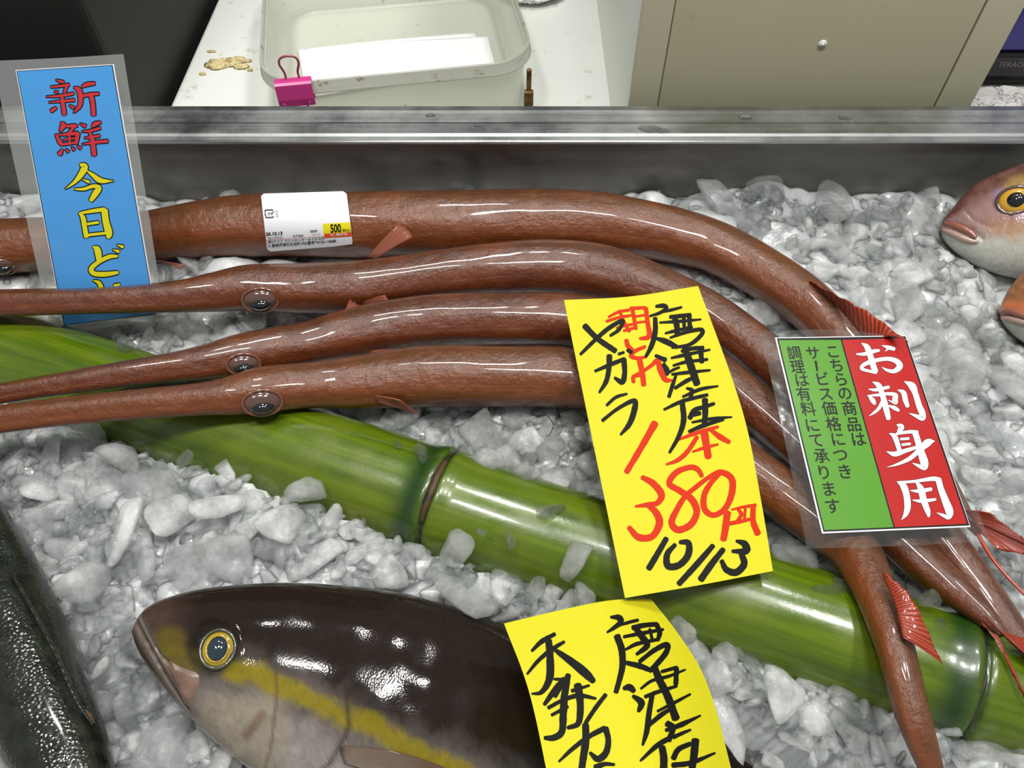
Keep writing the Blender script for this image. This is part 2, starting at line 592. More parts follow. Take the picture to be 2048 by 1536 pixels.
WY = 0.5335      # inner face of the tray's back wall
RT = 0.066       # top of the rail
tray = thing('display_tray', 'long stainless steel fish display tray holding the crushed ice, with flat wet rim', 'tray', (0, .1, -.08))
bm = bmesh.new()
bevel_box(bm, -1.0, 1.0, WY, WY + .003, -.08, RT - .003)
bm_obj('back_wall', bm, MT['steel_wall'], tray, False)
bm = bmesh.new()
bevel_box(bm, -1.0, 1.0, -.5, WY, -.083, -.08)
bm_obj('tray_floor', bm, MT['steel_wall'], tray, False)
# rim: profile swept along x (two shallow flutes, rolled front lip)
prof = [(WY - .001, RT - .004), (WY + .0015, RT - .0012), (WY + .004, RT), (WY + .016, RT + .0006), (WY + .020, RT - .0006), (WY + .030, RT + .0004),
        (WY + .034, RT + .0010), (WY + .0405, RT + .0006), (WY + .043, RT - .0015), (WY + .044, RT - .006), (WY + .044, RT - .03), (WY + .040, RT - .03),
        (WY + .040, RT - .004), (WY + .0035, RT - .004)]
V, Fc = [], []
nx = 2
for i in range(nx):
    x = -1.0 + 2.0 * i
    V += [Vector((x, a, b)) for a, b in prof]
k = len(prof)
for j in range(k):
    Fc.append((j, (j + 1) % k, k + (j + 1) % k, k + j))
rim = mesh_obj('rim', V, Fc, MT['steel_rail'], tray, False)
V, Fc = tube_mesh([Vector((-1.0, WY - .0014, RT - .0045)), Vector((1.0, WY - .0014, RT - .0045))], [.0016] * 2, 10)
mesh_obj('rim_edge', V, Fc, MT['steel_lip'], tray)

CZ = -0.03
bm = bmesh.new()
bevel_box(bm, -.362, .95, WY + .05, 1.35, CZ - .03, CZ, .004)
o = bm_obj('counter', bm, MT['counter'], None, False)
tag(o, 'white stained work counter behind the steel tray', 'counter')

# dark rusty cabinet left of the counter
cab = thing('metal_cabinet', 'dark rust streaked metal cabinet left of the white counter', 'cabinet', (-.9, .9, -.82))
bm = bmesh.new()
bevel_box(bm, -1.7, -.372, .66, 1.3, -.82, .55, .006)
bm_obj('cabinet_body', bm, MT['darkmetal'], cab, False)
bm = bmesh.new()
bevel_box(bm, -1.0, -.99, .655, .662, -.6, .55, .002)
bm_obj('door_edge', bm, MT['darkmetal'], cab, False)

# cream appliance cabinet standing on the counter
cx0, cx1, cy0, cy1, cz1 = .103, .405, .602, 1.2, .5
box = thing('appliance_cabinet', 'cream painted metal cabinet with framed front standing on the counter', 'cabinet', (.25, .8, CZ))
bm = bmesh.new()
bevel_box(bm, cx0 + .001, cx1, cy0 + .003, cy1, CZ, cz1, .002)
bm_obj('cabinet_body', bm, MT['cabinet_side'], box, False)
bm = bmesh.new()
bevel_box(bm, cx0, cx0 + .0255, cy0 - .001, cy0 + .006, CZ, cz1, .0015)
bm_obj('frame_stile', bm, MT['cabinet_frame'], box, False)
bm = bmesh.new()
bevel_box(bm, cx1 - .030, cx1 + .001, cy0 - .0004, cy0 + .006, CZ, cz1, .0012)
bm_obj('frame_stile', bm, MT['cabinet_frame'], box, False)
bm = bmesh.new()
bevel_box(bm, cx0 + .0262, cx1 - .0315, cy0, cy0 + .006, CZ, cz1, .001)
bm_obj('front_panel', bm, MT['cabinet'], box, False)
bm = bmesh.new()
bevel_box(bm, cx1 - .0318, cx1 - .0298, cy0 + .0015, cy0 + .006, CZ, cz1)
bm_obj('panel_seam', bm, MT['seam'], box, False)
bm = bmesh.new()
p = atd(1645, 88, cy0 / ray(1645, 88).y)
bmesh.ops.create_cone(bm, cap_ends=True, segments=24, radius1=.0036, radius2=.0034, depth=.0012,
                      matrix=Matrix.Translation((p.x, cy0 - .0003, p.z)) @ Matrix.Rotation(PI / 2, 4, 'X'))
bmesh.ops.create_uvsphere(bm, u_segments=12, v_segments=8, radius=.0011, matrix=Matrix.Translation((p.x, cy0 - .0008, p.z)))
bm_obj('screw_cap', bm, MT['cabinet_side'], box)

# price label machine and newspaper right of the cabinet
mc = thing('label_scale', 'black and blue shop scale behind the cream cabinet at far right', 'scale', (.6, .9, CZ))
MY = .752
bm = bmesh.new()
bevel_box(bm, .412, .78, MY + .004, 1.1, CZ + .0005, .4, .004)
bm_obj('scale_body', bm, MT['machine'], mc, False)
zb = lambda v: atd(2030, v, MY / ray(2030, v).y).z
bm = bmesh.new()
bevel_box(bm, .416, .776, MY, MY + .01, zb(104), .36, .003)
bm_obj('blue_panel', bm, MT['machine_blue'], mc, False)
bm = bmesh.new()
bevel_box(bm, .414, .778, MY - .004, MY + .01, zb(150), zb(106), .003)
bm_obj('front_bar', bm, MT['machine'], mc, False)

# crumpled newspaper
nxg, nyg = 60, 34
V, Fc = [], []
for j in range(nyg):
    for i in range(nxg):
        x = .41 + .36 * i / (nxg - 1)
        y = .60 + .145 * j / (nyg - 1)
        z = CZ + .003 + .010 * abs(noise.noise(Vector((x * 38, y * 38, 1)))) + .006 * abs(noise.noise(Vector((x * 90, y * 90, 4))))
        V.append(Vector((x, y, z)))
for j in range(nyg - 1):
    for i in range(nxg - 1):
        a = j * nxg + i
        Fc.append((a, a + 1, a + nxg + 1, a + nxg))
o = mesh_obj('newspaper', V, Fc, MT['newsprint'], None, False)
md = o.modifiers.new('thick', 'SOLIDIFY'); md.thickness = .0008
tag(o, 'crumpled newspaper lying below the black scale at far right', 'newspaper')

# ------------------------------------------------------------------ plastic food box with paper and clip
CRX = Vector((-.127, .795, 0)); CROT = math.radians(9.5)


def cbox(x, y, z):
    c, s = math.cos(CROT), math.sin(CROT)
    return Vector((CRX.x + c * x - s * y, CRX.y + s * x + c * y, z))


def rrect(hx, hy, r, n=10):
    P = []
    for cx, cy, a0 in ((hx - r, hy - r, 0), (-hx + r, hy - r, 90), (-hx + r, -hy + r, 180), (hx - r, -hy + r, 270)):
        for k in range(n + 1):
            a = math.radians(a0 + 90 * k / n)
            P.append((cx + r * math.cos(a), cy + r * math.sin(a)))
    return P


RIMZ = .046
HX, HY = .131, .140
rings = [(HX - .016, HY - .016, .03, CZ + .001), (HX - .012, HY - .012, .036, CZ + .003), (HX - .004, HY - .004, .042, RIMZ - .012), (HX, HY, .046, RIMZ - .0115),
         (HX, HY, .046, RIMZ - .0105), (HX - .0006, HY - .0006, .046, RIMZ - .001), (HX - .0012, HY - .0012, .045, RIMZ), (HX - .0022, HY - .0022, .045, RIMZ - .0008),
         (HX - .006, HY - .006, .041, RIMZ - .012), (HX - .014, HY - .014, .035, CZ + .006), (HX - .018, HY - .018, .028, CZ + .003)]
k = len(rrect(1, 1, .1))
tub = thing('plastic_container', 'milky white open plastic food container with food specks on the counter', 'container', (CRX.x, CRX.y, CZ))


def loft(name, rgs, closed, mat):
    V, Fc = [], []
    for hx, hy, r, z in rgs:
        V += [cbox(x, y, z) for x, y in rrect(hx, hy, r)]
    n = len(rgs)
    for i in range(n if closed else n - 1):
        for j in range(k):
            a, b = i * k, ((i + 1) % n) * k
            Fc.append((a + j, a + (j + 1) % k, b + (j + 1) % k, b + j))
    if not closed:
        Fc.append(tuple(range(k))[::-1])
        Fc.append(tuple((n - 1) * k + j for j in range(k)))
    return mesh_obj(name, V, Fc, mat, tub)


loft('tub', rings[:3] + [(HX - .0045, HY - .0045, .042, RIMZ - .004), (HX - .0060, HY - .0060, .041, RIMZ - .004)] + rings[8:], False, MT['poly'])
loft('rim', [(HX - .0048, HY - .0048, .042, RIMZ - .0125), (HX + .0006, HY + .0006, .046, RIMZ - .0125), (HX + .0006, HY + .0006, .046, RIMZ - .0105), (HX - .0008, HY - .0008, .046, RIMZ - .0095),
             (HX - .0008, HY - .0008, .046, RIMZ - .001), (HX - .0014, HY - .0014, .045, RIMZ), (HX - .0026, HY - .0026, .045, RIMZ), (HX - .0032, HY - .0032, .044, RIMZ - .001), (HX - .0040, HY - .0040, .042, RIMZ - .0105)], True, MT['poly_rim'])

for idx, (quad, dz, lab) in enumerate([
        ([(596, 100), (949, 66), (985, 150), (612, 182)], .004, 'lower white folded paper sheet peeking out beneath another in the plastic container'),
        ([(607, 99), (975, 74), (991, 134), (614, 196)], .0062, 'upper white folded paper sheet lying in the plastic container')]):
    A = [at(u, v, CZ + dz) for u, v in quad]
    n = 16
    V, Fc = [], []
    for s in range(2):
        for j in range(n + 1):
            for i in range(n + 1):
                a, b = i / n, j / n
                q = (A[0] * (1 - a) + A[1] * a) * (1 - b) + (A[3] * (1 - a) + A[2] * a) * b
                V.append(q + Vector((0, 0, .0012 * math.sin(a * 3) * (1 - b) + s * .0009)))
    w = n + 1
    for s in range(2):
        for j in range(n):
            for i in range(n):
                q = s * w * w + j * w + i
                f = (q, q + 1, q + w + 1, q + w)
                Fc.append(f if s else f[::-1])
    ring = [i for i in range(w)] + [j * w + n for j in range(1, w)] + [n * w + i for i in range(n - 1, -1, -1)] + [j * w for j in range(n - 1, 0, -1)]
    for i in range(len(ring)):
        a, b = ring[i], ring[(i + 1) % len(ring)]
        Fc.append((a, b, b + w * w, a + w * w))
    o = mesh_obj('paper_sheet', V, Fc, MT['white_paper'])
    tag(o, lab, 'paper')

# binder clip on the box rim
fy = -HY
cxl = -.098
clip = thing('binder_clip', 'pink metal binder clip gripping the rim of the plastic container', 'clip', cbox(cxl, fy, RIMZ - .012))


def cl(x, y, z):
    return cbox(cxl + x, fy + y, RIMZ + z)


hw = .0165
sect = [(-.0075, -.019), (-.0082, -.012), (-.0062, .0018), (-.0042, .0034), (.0036, .0034), (.0056, .0018), (.0046, -.012), (.004, -.019)]
inn = [(y * .84, z - (.0 if z < 0 else .0008)) for y, z in sect]
V, Fc = [], []
full = sect + inn[::-1]
for x in (-hw, hw):
    V += [cl(x, y, z) for y, z in full]
k = len(full)
for j in range(k):
    Fc.append((j, (j + 1) % k, k + (j + 1) % k, k + j))
h2 = len(sect)
for j in range(h2 - 1):
    a, b, c, d = j, j + 1, k - 2 - j, k - 1 - j
    Fc.append((d, c, b, a)); Fc.append((k + a, k + b, k + c, k + d))
mesh_obj('clip_body', V, Fc, MT['pink'], clip, False)
for s, up in ((1, True), (-1, False)):
    yb = .004 if up else -.0085
    if up:
        hp = [(-.0072, .003, -.004), (-.0058, .003, .008), (-.0085, .003, .017), (-.0068, .0035, .0225), (0, .0035, .0245), (.0068, .0035, .0225), (.0085, .003, .017), (.0058, .003, .008), (.0072, .003, -.004)]
    else:
        hp = [(-.0125, -.009, -.014), (-.006, -.0105, -.024), (-.009, -.011, -.034), (0, -.011, -.040), (.009, -.011, -.034), (.006, -.0105, -.024), (.0125, -.009, -.014)]
    pts = [cl(*q) for q in catmull(hp, 6)]
    V, Fc = tube_mesh(pts, [.0011] * len(pts), 8)
    mesh_obj('wire_handle', V, Fc, MT['pink_wire'] if up else MT['pink_dark'], clip)

# rusty bracket behind the rim, towel, crust
bm = bmesh.new()
p = at(1058, 196, .056)
bevel_box(bm, p.x - .0022, p.x + .0022, p.y + .012, p.y + .0145, CZ, .074, .0006)
bevel_box(bm, p.x - .0042, p.x + .0042, p.y + .010, p.y + .0155, CZ, .055, .001)
bmesh.ops.create_uvsphere(bm, u_segments=10, v_segments=6, radius=.0024, matrix=Matrix.Translation((p.x, p.y + .013, .074)))
tag(bm_obj('rusty_bracket', bm, MT['rust'], None, False), 'small rusty metal bracket standing upright behind the steel rim', 'bracket')

bm = bmesh.new()
bmesh.ops.create_icosphere(bm, subdivisions=5, radius=1)
q = at(1060, -34, CZ + .012)
for v in bm.verts:
    d = v.co.copy()
    v.co = Vector((d.x * .044, d.y * .040, d.z * .014)) * (1 + .10 * noise.noise(d * 6) + .10 * noise.noise(d * 24)) + q
tag(bm_obj('towel', bm, MT['towel'], None, False), 'fluffy white towel edge on the counter behind the plastic container', 'towel')

bm = bmesh.new()
for (u, v, sx, sy) in ((448, 126, .019, .009), (436, 130, .012, .007), (468, 122, .012, .008), (482, 133, .008, .005), (492, 122, .006, .003), (405, 148, .004, .002), (500, 140, .003, .002), (424, 103, .005, .0014)):
    q = at(u, v, CZ + .001)
    r = bmesh.ops.create_icosphere(bm, subdivisions=3, radius=1)
    for w in r['verts']:
        d = w.co.copy()
        w.co = Vector((d.x * sx, d.y * sy, d.z * .0022)) * (1 + .5 * noise.noise(d * 2.3 + q * 90)) + q
tag(bm_obj('dried_crust', bm, MT['crust'], None), 'flaky yellowish crust of dried food on the white counter left of the container', 'residue')

# ------------------------------------------------------------------ flat sheets with writing
class Surf:
    """a sheet in space given by three picture points and their distances, plus an optional bend"""
    def __init__(s, pts, bend=None):
        a, b, c = [atd(*q) for q in pts]
        s.n = (b - a).cross(c - a).normalized()
        s.p = a
        s.bend = bend

    def depth(s, u, v):
        d = s.n.dot(s.p - Vector((0, 0, H))) / s.n.dot(ray(u, v))
        return d + (s.bend(u, v) if s.bend else 0)

    def P(s, u, v, off=0.0):
        return atd(u, v, s.depth(u, v) - off)


def coons(top, bottom, left, right, n, m_):
    def res(c, k):
        c = [np.array(q, float) for q in c]
        L = [0]
        for i in range(len(c) - 1):
            L.append(L[-1] + np.linalg.norm(c[i + 1] - c[i]))
        ts = np.linspace(0, L[-1], k)
        return np.array([[np.interp(t, L, [q[d] for q in c]) for d in (0, 1)] for t in ts])
    T, B, Lf, R = res(top, n), res(bottom, n), res(left, m_), res(right, m_)
    out = np.zeros((m_, n, 2))
    for j in range(m_):
        b = j / (m_ - 1)
        for i in range(n):
            a = i / (n - 1)
            out[j, i] = (1 - b) * T[i] + b * B[i] + (1 - a) * Lf[j] + a * R[j] - ((1 - a) * (1 - b) * T[0] + a * (1 - b) * T[-1] + (1 - a) * b * B[0] + a * b * B[-1])
    return out


def sheet(name, surf, top, bottom, left, right, mat, parent, off=0.0, thick=.0003, n=18, m_=26):
    smt = lambda c: [q for q in catmull(c, 8)] if len(c) > 2 else c
    g = coons(smt(top), smt(bottom), smt(left), smt(right), n, m_)
    V, Fc = [], []
    for s in (0, 1):
        for j in range(m_):
            for i in range(n):
                V.append(surf.P(*g[j, i], off - thick * s))
    w = n * m_
    for s in (0, 1):
        for j in range(m_ - 1):
            for i in range(n - 1):
                q = s * w + j * n + i
                f = (q, q + n, q + n + 1, q + 1)
                Fc.append(f if s == 0 else f[::-1])
    ring = list(range(n)) + [j * n + n - 1 for j in range(1, m_)] + [(m_ - 1) * n + i for i in range(n - 2, -1, -1)] + [j * n for j in range(m_ - 2, 0, -1)]
    for i in range(len(ring)):
        a, b = ring[i], ring[(i + 1) % len(ring)]
        Fc.append((a, b, b + w, a + w))
    return mesh_obj(name, V, Fc, mat, parent, False)


def quad(a, b, c, d):  # TL TR BR BL
    return dict(top=[a, b], bottom=[d, c], left=[a, d], right=[b, c])


class Ink:
    def __init__(s, surf, off):
        s.surf, s.off, s.V, s.F, s.k = surf, off, [], [], 0

    def poly2d(s, pts, faces):
        base = len(s.V)
        s.V += [s.surf.P(u, v, s.off + s.k * 1.5e-6) for u, v in pts]
        s.F += [tuple(base + i for i in f) for f in faces]
        s.k += 1

    def stroke(s, pts, org=(0, 0), sc=1.0, grow=0.0, jit=.05):
        pts = [(org[0] + x / sc, org[1] + y / sc, w / sc) for x, y, w in pts]
        c = catmull(pts, 7)
        L, R = [], []
        n = len(c)
        W = []
        for i in range(n):
            t = c[min(i + 1, n - 1)][:2] - c[max(i - 1, 0)][:2]
            t = t / (np.linalg.norm(t) + 1e-9)
            nn = np.array((-t[1], t[0]))
            w = (max(.3, c[i][2]) * (1 + random.uniform(-jit, jit)) + grow) / 2
            W.append(w)
            L.append(c[i][:2] + nn * w); R.append(c[i][:2] - nn * w)
        P = L + R
        Fs = [(i, i + 1, n + i + 1, n + i) for i in range(n - 1)]
        for end, sgn in ((0, -1), (n - 1, 1)):
            t = c[min(end + 1, n - 1)][:2] - c[max(end - 1, 0)][:2]
            t = t / (np.linalg.norm(t) + 1e-9) * sgn
            nn = np.array((-t[1], t[0]))
            arc = [c[end][:2] + (nn * math.cos(a) + t * math.sin(a) * .6) * W[end] for a in np.linspace(0, PI, 7)]
            b = len(P)
            P += arc
            Fs.append(tuple(range(b, b + 7)))
        s.poly2d(P, Fs)

    def strokes(s, lst, org, sc, grow=0.0, jit=.05):
        for q in lst:
            s.stroke(q, org, sc, grow, jit)

    def glyph(s, ch, cen, size, xa=(1, 0), ya=(0, 1), bold=.012):
        vs, fs = text_mesh(ch, bold)
        s.poly2d([(cen[0] + (x - .5) * size * xa[0] - (y - .37) * size * ya[0], cen[1] + (x - .5) * size * xa[1] - (y - .37) * size * ya[1]) for x, y in vs], fs)

    def line(s, txt, p0, p1, h, bold=.01):
        vs, fs = text_mesh(txt, bold)
        xs = [q[0] for q in vs]; ys = [q[1] for q in vs]
        x0, x1, y0, y1 = min(xs), max(xs), min(ys), max(ys)
        dx, dy = p1[0] - p0[0], p1[1] - p0[1]
        L = math.hypot(dx, dy)
        nx_, ny_ = dy / L, -dx / L
        s.poly2d([(p0[0] + dx * (x - x0) / (x1 - x0) + nx_ * h * (y - y0) / (y1 - y0), p0[1] + dy * (x - x0) / (x1 - x0) + ny_ * h * (y - y0) / (y1 - y0)) for x, y in vs], fs)

    def build(s, name, mat, parent):
        return mesh_obj(name, s.V, s.F, mat, parent, False)


_tc = {}


def text_mesh(t, bold=.012):
    if (t, bold) in _tc:
        return _tc[(t, bold)]
    c = bpy.data.curves.new('t', 'FONT')
    c.body = t
    c.resolution_u = 4
    c.offset = bold
    o = bpy.data.objects.new('t', c)
    COL.objects.link(o)
    dg = bpy.context.evaluated_depsgraph_get()
    me = bpy.data.meshes.new_from_object(o.evaluated_get(dg))
    r = ([(v.co.x, v.co.y) for v in me.vertices], [tuple(p.vertices) for p in me.polygons])
    bpy.data.objects.remove(o); bpy.data.curves.remove(c); bpy.data.meshes.remove(me)
    _tc[(t, bold)] = r
    return r


# ---- yellow price card, upright of the two
Y1 = Surf([(1128, 600, zdepth(600, .068)), (1396, 572, zdepth(572, .066)), (1250, 1195, zdepth(1195, .044))],
          lambda u, v: .002 * ((u - 1128 - (v - 600) * .2 - 140) / 140) ** 2 * 1.0 + .004 * math.sin((v - 600) / 600 * PI))
card = thing('price_card', 'yellow handwritten price card reading 380 yen lying across the red fish', 'price card', Y1.P(1250, 1195))
sheet('paper', Y1, [(1128, 600), (1260, 593), (1396, 572)], [(1250, 1196), (1400, 1170), (1546, 1142)],
      [(1128, 600), (1185, 880), (1250, 1196)], [(1396, 572), (1460, 745), (1495, 860), (1522, 1000), (1546, 1142)], MT['yellow'], card)
ZA, SA = (1100, 560), 4.096
ZB, SB = (1150, 830), 4.0956


def write(surf, name, mat, parent, off, lst, org, sc):
    k = Ink(surf, off)
    k.strokes(lst, org, sc)
    return k.build(name, mat, parent)


write(Y1, 'catch_note_lettering', MT['ink_red'], card, .00025, [
    [(480, 302, 20), (560, 262, 26), (650, 245, 24)],
    [(462, 338, 24), (560, 308, 26), (660, 290, 24)],
    [(545, 392, 20), (620, 372, 24), (695, 360, 22)],
    [(605, 415, 24), (690, 392, 24)],
    [(570, 250, 26), (600, 330, 28), (650, 420, 28)],
    [(675, 235, 34), (690, 320, 32), (705, 400, 30)],
    [(660, 232, 30), (780, 226, 28)],
    [(785, 230, 36), (800, 350, 38), (812, 460, 44), (735, 480, 22)],
    [(690, 300, 20), (790, 285, 20)],
    [(700, 350, 20), (795, 338, 20)],
    [(625, 492, 38), (640, 540, 40), (675, 570, 30)],
    [(780, 545, 28), (700, 580, 34), (662, 618, 36), (710, 640, 32), (785, 630, 22)],
    [(735, 662, 46), (758, 770, 46), (768, 860, 40)],
    [(685, 835, 32), (685, 795, 34), (750, 755, 30), (830, 700, 30), (880, 662, 42), (905, 740, 46), (945, 815, 42), (1000, 822, 20)],
    [(675, 790, 26), (740, 780, 26)],
], ZA, SA)
write(Y1, 'unit_lettering', MT['ink_red'], card, .00026, [
    [(850, 200, 20), (1000, 145, 34), (1172, 96, 26)],
    [(1058, 130, 66), (1075, 240, 60), (1092, 345, 56)],
    [(1000, 180, 36), (920, 300, 38), (840, 370, 36), (748, 404, 18)],
    [(1110, 120, 28), (1190, 180, 46), (1265, 222, 34)],
    [(965, 300, 18), (1060, 268, 28), (1170, 240, 20)],
    [(655, 68, 60), (540, 270, 52), (422, 466, 46)],
], ZB, SB)
write(Y1, 'price_lettering', MT['ink_red'], card, .00027, [
    [(552, 510, 40), (640, 560, 54), (708, 650, 58), (675, 720, 46), (590, 735, 40), (496, 748, 20)],
    [(600, 740, 40), (665, 800, 56), (692, 890, 60), (630, 995, 56), (520, 1000, 56), (442, 920, 40)],
    [(1040, 500, 34), (1005, 445, 44), (940, 428, 46), (830, 470, 50), (772, 560, 50), (860, 620, 50), (955, 690, 56), (998, 790, 56), (950, 895, 56), (845, 940, 56), (792, 880, 56), (832, 780, 48), (900, 670, 44), (990, 590, 40), (1080, 520, 36)],
    [(1080, 520, 36), (1190, 468, 46), (1282, 520, 54), (1285, 640, 54), (1230, 765, 50), (1135, 820, 44), (1062, 770, 50), (1058, 660, 50), (1110, 560, 44), (1185, 480, 34)],
    [(1248, 800, 58), (1232, 930, 58), (1216, 1020, 54)],
    [(1285, 775, 16), (1380, 752, 24), (1480, 738, 28)],
    [(1460, 745, 46), (1460, 870, 48), (1498, 972, 54)],
    [(1260, 890, 34), (1350, 872, 34), (1440, 852, 26)],
    [(1340, 775, 30), (1362, 815, 32), (1330, 868, 26)],
    [(1395, 765, 24), (1388, 850, 24)],
], ZB, SB)
write(Y1, 'origin_lettering', MT['ink_black'], card, .0004, [
    [(870, 215, 26), (930, 210, 38), (955, 228, 30), (900, 268, 28), (818, 295, 18)],
    [(905, 262, 22), (1000, 243, 26), (1078, 222, 20)],
    [(862, 312, 36), (862, 420, 44), (835, 530, 42), (785, 628, 26)],
    [(985, 302, 34), (1150, 286, 34)],
    [(1142, 288, 38), (1146, 395, 36)],
    [(900, 348, 18), (1060, 338, 28), (1236, 322, 16)],
    [(945, 436, 18), (1040, 412, 30), (1165, 385, 24)],
    [(1020, 300, 46), (1040, 380, 48), (1040, 455, 36)],
    [(1095, 300, 30), (1100, 380, 30)],
    [(875, 478, 26), (955, 505, 48), (1040, 548, 36)],
    [(985, 472, 20), (1110, 428, 30), (1235, 405, 34), (1240, 448, 36), (1140, 530, 32), (1000, 552, 22)],
    [(865, 618, 26), (945, 655, 42)],
    [(930, 690, 34), (955, 735, 46), (960, 775, 30)],
    [(955, 770, 18), (1010, 735, 24), (1060, 715, 20)],
    [(1035, 772, 22), (1005, 860, 34), (975, 955, 30)],
    [(1105, 558, 46), (1150, 690, 62), (1205, 850, 56)],
    [(1080, 582, 28), (1170, 560, 34), (1255, 555, 34)],
    [(1232, 560, 42), (1245, 670, 40)],
    [(995, 638, 20), (1120, 610, 30), (1310, 570, 18)],
    [(1010, 700, 20), (1120, 670, 28), (1290, 650, 24)],
    [(1000, 772, 22), (1140, 755, 30), (1312, 738, 18)],
    [(1025, 885, 28), (1120, 825, 36), (1190, 795, 26)],
    [(1120, 885, 20), (1165, 905, 34), (1150, 960, 30)],
    [(1090, 955, 22), (1230, 895, 30), (1376, 868, 16)],
    [(935, 1060, 22), (1090, 990, 32), (1290, 940, 28)],
    [(1085, 1012, 44), (1095, 1150, 46), (1055, 1280, 38), (980, 1412, 24)],
    [(1145, 1130, 44), (1185, 1065, 40), (1260, 1040, 34), (1345, 1012, 28)],
    [(1270, 980, 50), (1272, 1100, 48), (1262, 1195, 44)],
    [(1165, 1165, 18), (1330, 1135, 28), (1490, 1122, 14)],
    [(1150, 1105, 40), (1230, 1090, 36)],
    [(1140, 1240, 26), (1260, 1190, 36), (1420, 1140, 28)],
], ZA, SA)
write(Y1, 'fish_name_lettering', MT['ink_black'], card, .0004, [
    [(285, 375, 48), (390, 480, 44), (535, 580, 46)],
    [(250, 608, 24), (370, 490, 34), (480, 395, 36), (595, 332, 34), (565, 405, 32), (495, 455, 24)],
    [(370, 745, 24), (500, 690, 34), (610, 645, 34)],
    [(605, 650, 44), (612, 760, 42), (592, 835, 46), (530, 800, 22)],
    [(487, 620, 50), (482, 730, 42), (460, 830, 40), (405, 920, 22)],
    [(562, 606, 24), (605, 592, 24)],
    [(635, 572, 30), (668, 592, 36)],
    [(465, 1025, 24), (540, 960, 28), (630, 932, 20)],
    [(430, 1150, 28), (560, 1050, 30), (690, 988, 40), (690, 1070, 50), (650, 1180, 44), (580, 1265, 20)],
], ZA, SA)
write(Y1, 'date_lettering', MT['ink_black'], card, .0004, [
    [(748, 1012, 44), (680, 1130, 50), (605, 1256, 50)],
    [(860, 1040, 34), (930, 1050, 50), (925, 1150, 56), (850, 1230, 56), (762, 1235, 56), (756, 1140, 50), (820, 1062, 34)],
    [(1130, 1070, 42), (1000, 1220, 50), (852, 1382, 46)],
    [(1215, 1100, 44), (1120, 1220, 56), (1032, 1345, 56)],
    [(1322, 1030, 22), (1388, 1055, 56), (1402, 1112, 58), (1290, 1115, 28)],
    [(1365, 1140, 46), (1386, 1220, 58), (1320, 1288, 58), (1240, 1265, 50), (1202, 1195, 38)],
], ZB, SB)

# ---- second yellow card, over the amberjack
Y2 = Surf([(1008, 1247, zdepth(1247, .046)), (1302, 1197, zdepth(1197, .040)), (1090, 1536, zdepth(1536, .062))],
          lambda u, v: .020 * max(0, (u - 1190 - (v - 1247) * .28) / 160) ** 2)
card = thing('price_card', 'yellow handwritten card curling over the dark amberjack, cut off below', 'price card', Y2.P(1100, 1536))
sheet('paper', Y2, [(1008, 1247), (1100, 1225), (1210, 1202), (1290, 1197), (1302, 1198)], [(1105, 1600), (1300, 1600), (1478, 1600)],
      [(1008, 1247), (1060, 1390), (1105, 1600)], [(1302, 1198), (1348, 1256), (1400, 1335), (1432, 1420), (1458, 1520), (1478, 1600)], MT['yellow'], card)
ZC, SCL = (1000, 1190), 4.439
write(Y2, 'origin_lettering', MT['ink_black'], card, .0004, [
    [(985, 195, 24), (1055, 200, 54), (1072, 240, 50), (1010, 292, 36), (952, 330, 20)],
    [(1070, 265, 24), (1150, 240, 30), (1226, 222, 28)],
    [(1040, 365, 60), (1080, 480, 60), (1088, 620, 56), (1064, 740, 50), (1030, 860, 44)],
    [(1180, 290, 46), (1280, 268, 44), (1390, 258, 40)],
    [(1390, 262, 46), (1418, 330, 46), (1402, 400, 34)],
    [(1100, 370, 28), (1280, 335, 36), (1450, 305, 24)],
    [(1118, 482, 24), (1220, 432, 36), (1410, 392, 30)],
    [(1205, 295, 50), (1270, 380, 60), (1305, 450, 56), (1215, 525, 30)],
    [(1330, 300, 26), (1350, 385, 28)],
    [(1120, 600, 38), (1250, 632, 50), (1345, 672, 38)],
    [(1240, 590, 38), (1370, 490, 44), (1480, 440, 50), (1475, 510, 50), (1385, 620, 48), (1330, 672, 40)],
    [(1372, 640, 60), (1420, 760, 66), (1490, 900, 66), (1562, 1095, 70)],
    [(1435, 680, 30), (1570, 642, 34)],
    [(1568, 648, 44), (1562, 790, 44)],
    [(1252, 830, 22), (1350, 760, 30), (1500, 720, 30), (1646, 662, 18)],
    [(1290, 902, 34), (1400, 860, 36), (1570, 808, 26)],
    [(1400, 1030, 24), (1520, 970, 32), (1690, 880, 22)],
    [(1100, 828, 36), (1150, 818, 60), (1190, 852, 44)],
    [(1182, 895, 30), (1255, 955, 62), (1232, 1030, 34)],
    [(1350, 895, 44), (1325, 1040, 50), (1305, 1200, 50), (1268, 1330, 24)],
    [(1310, 1165, 34), (1430, 1065, 44), (1515, 1012, 30)],
    [(1485, 1140, 56), (1535, 1180, 54), (1500, 1290, 46)],
    [(1475, 1200, 34), (1610, 1150, 46), (1780, 1070, 18)],
    [(1540, 1262, 38), (1610, 1230, 34), (1692, 1196, 22)],
    [(1248, 1470, 22), (1390, 1340, 46), (1500, 1272, 44)],
    [(1440, 1350, 60), (1455, 1450, 66), (1452, 1570, 66)],
    [(1540, 1450, 50), (1585, 1370, 50), (1690, 1320, 40)],
    [(1735, 1290, 70), (1722, 1430, 66), (1700, 1570, 60)],
    [(1535, 1510, 48), (1700, 1488, 46), (1910, 1402, 20)],
], ZC, SCL)
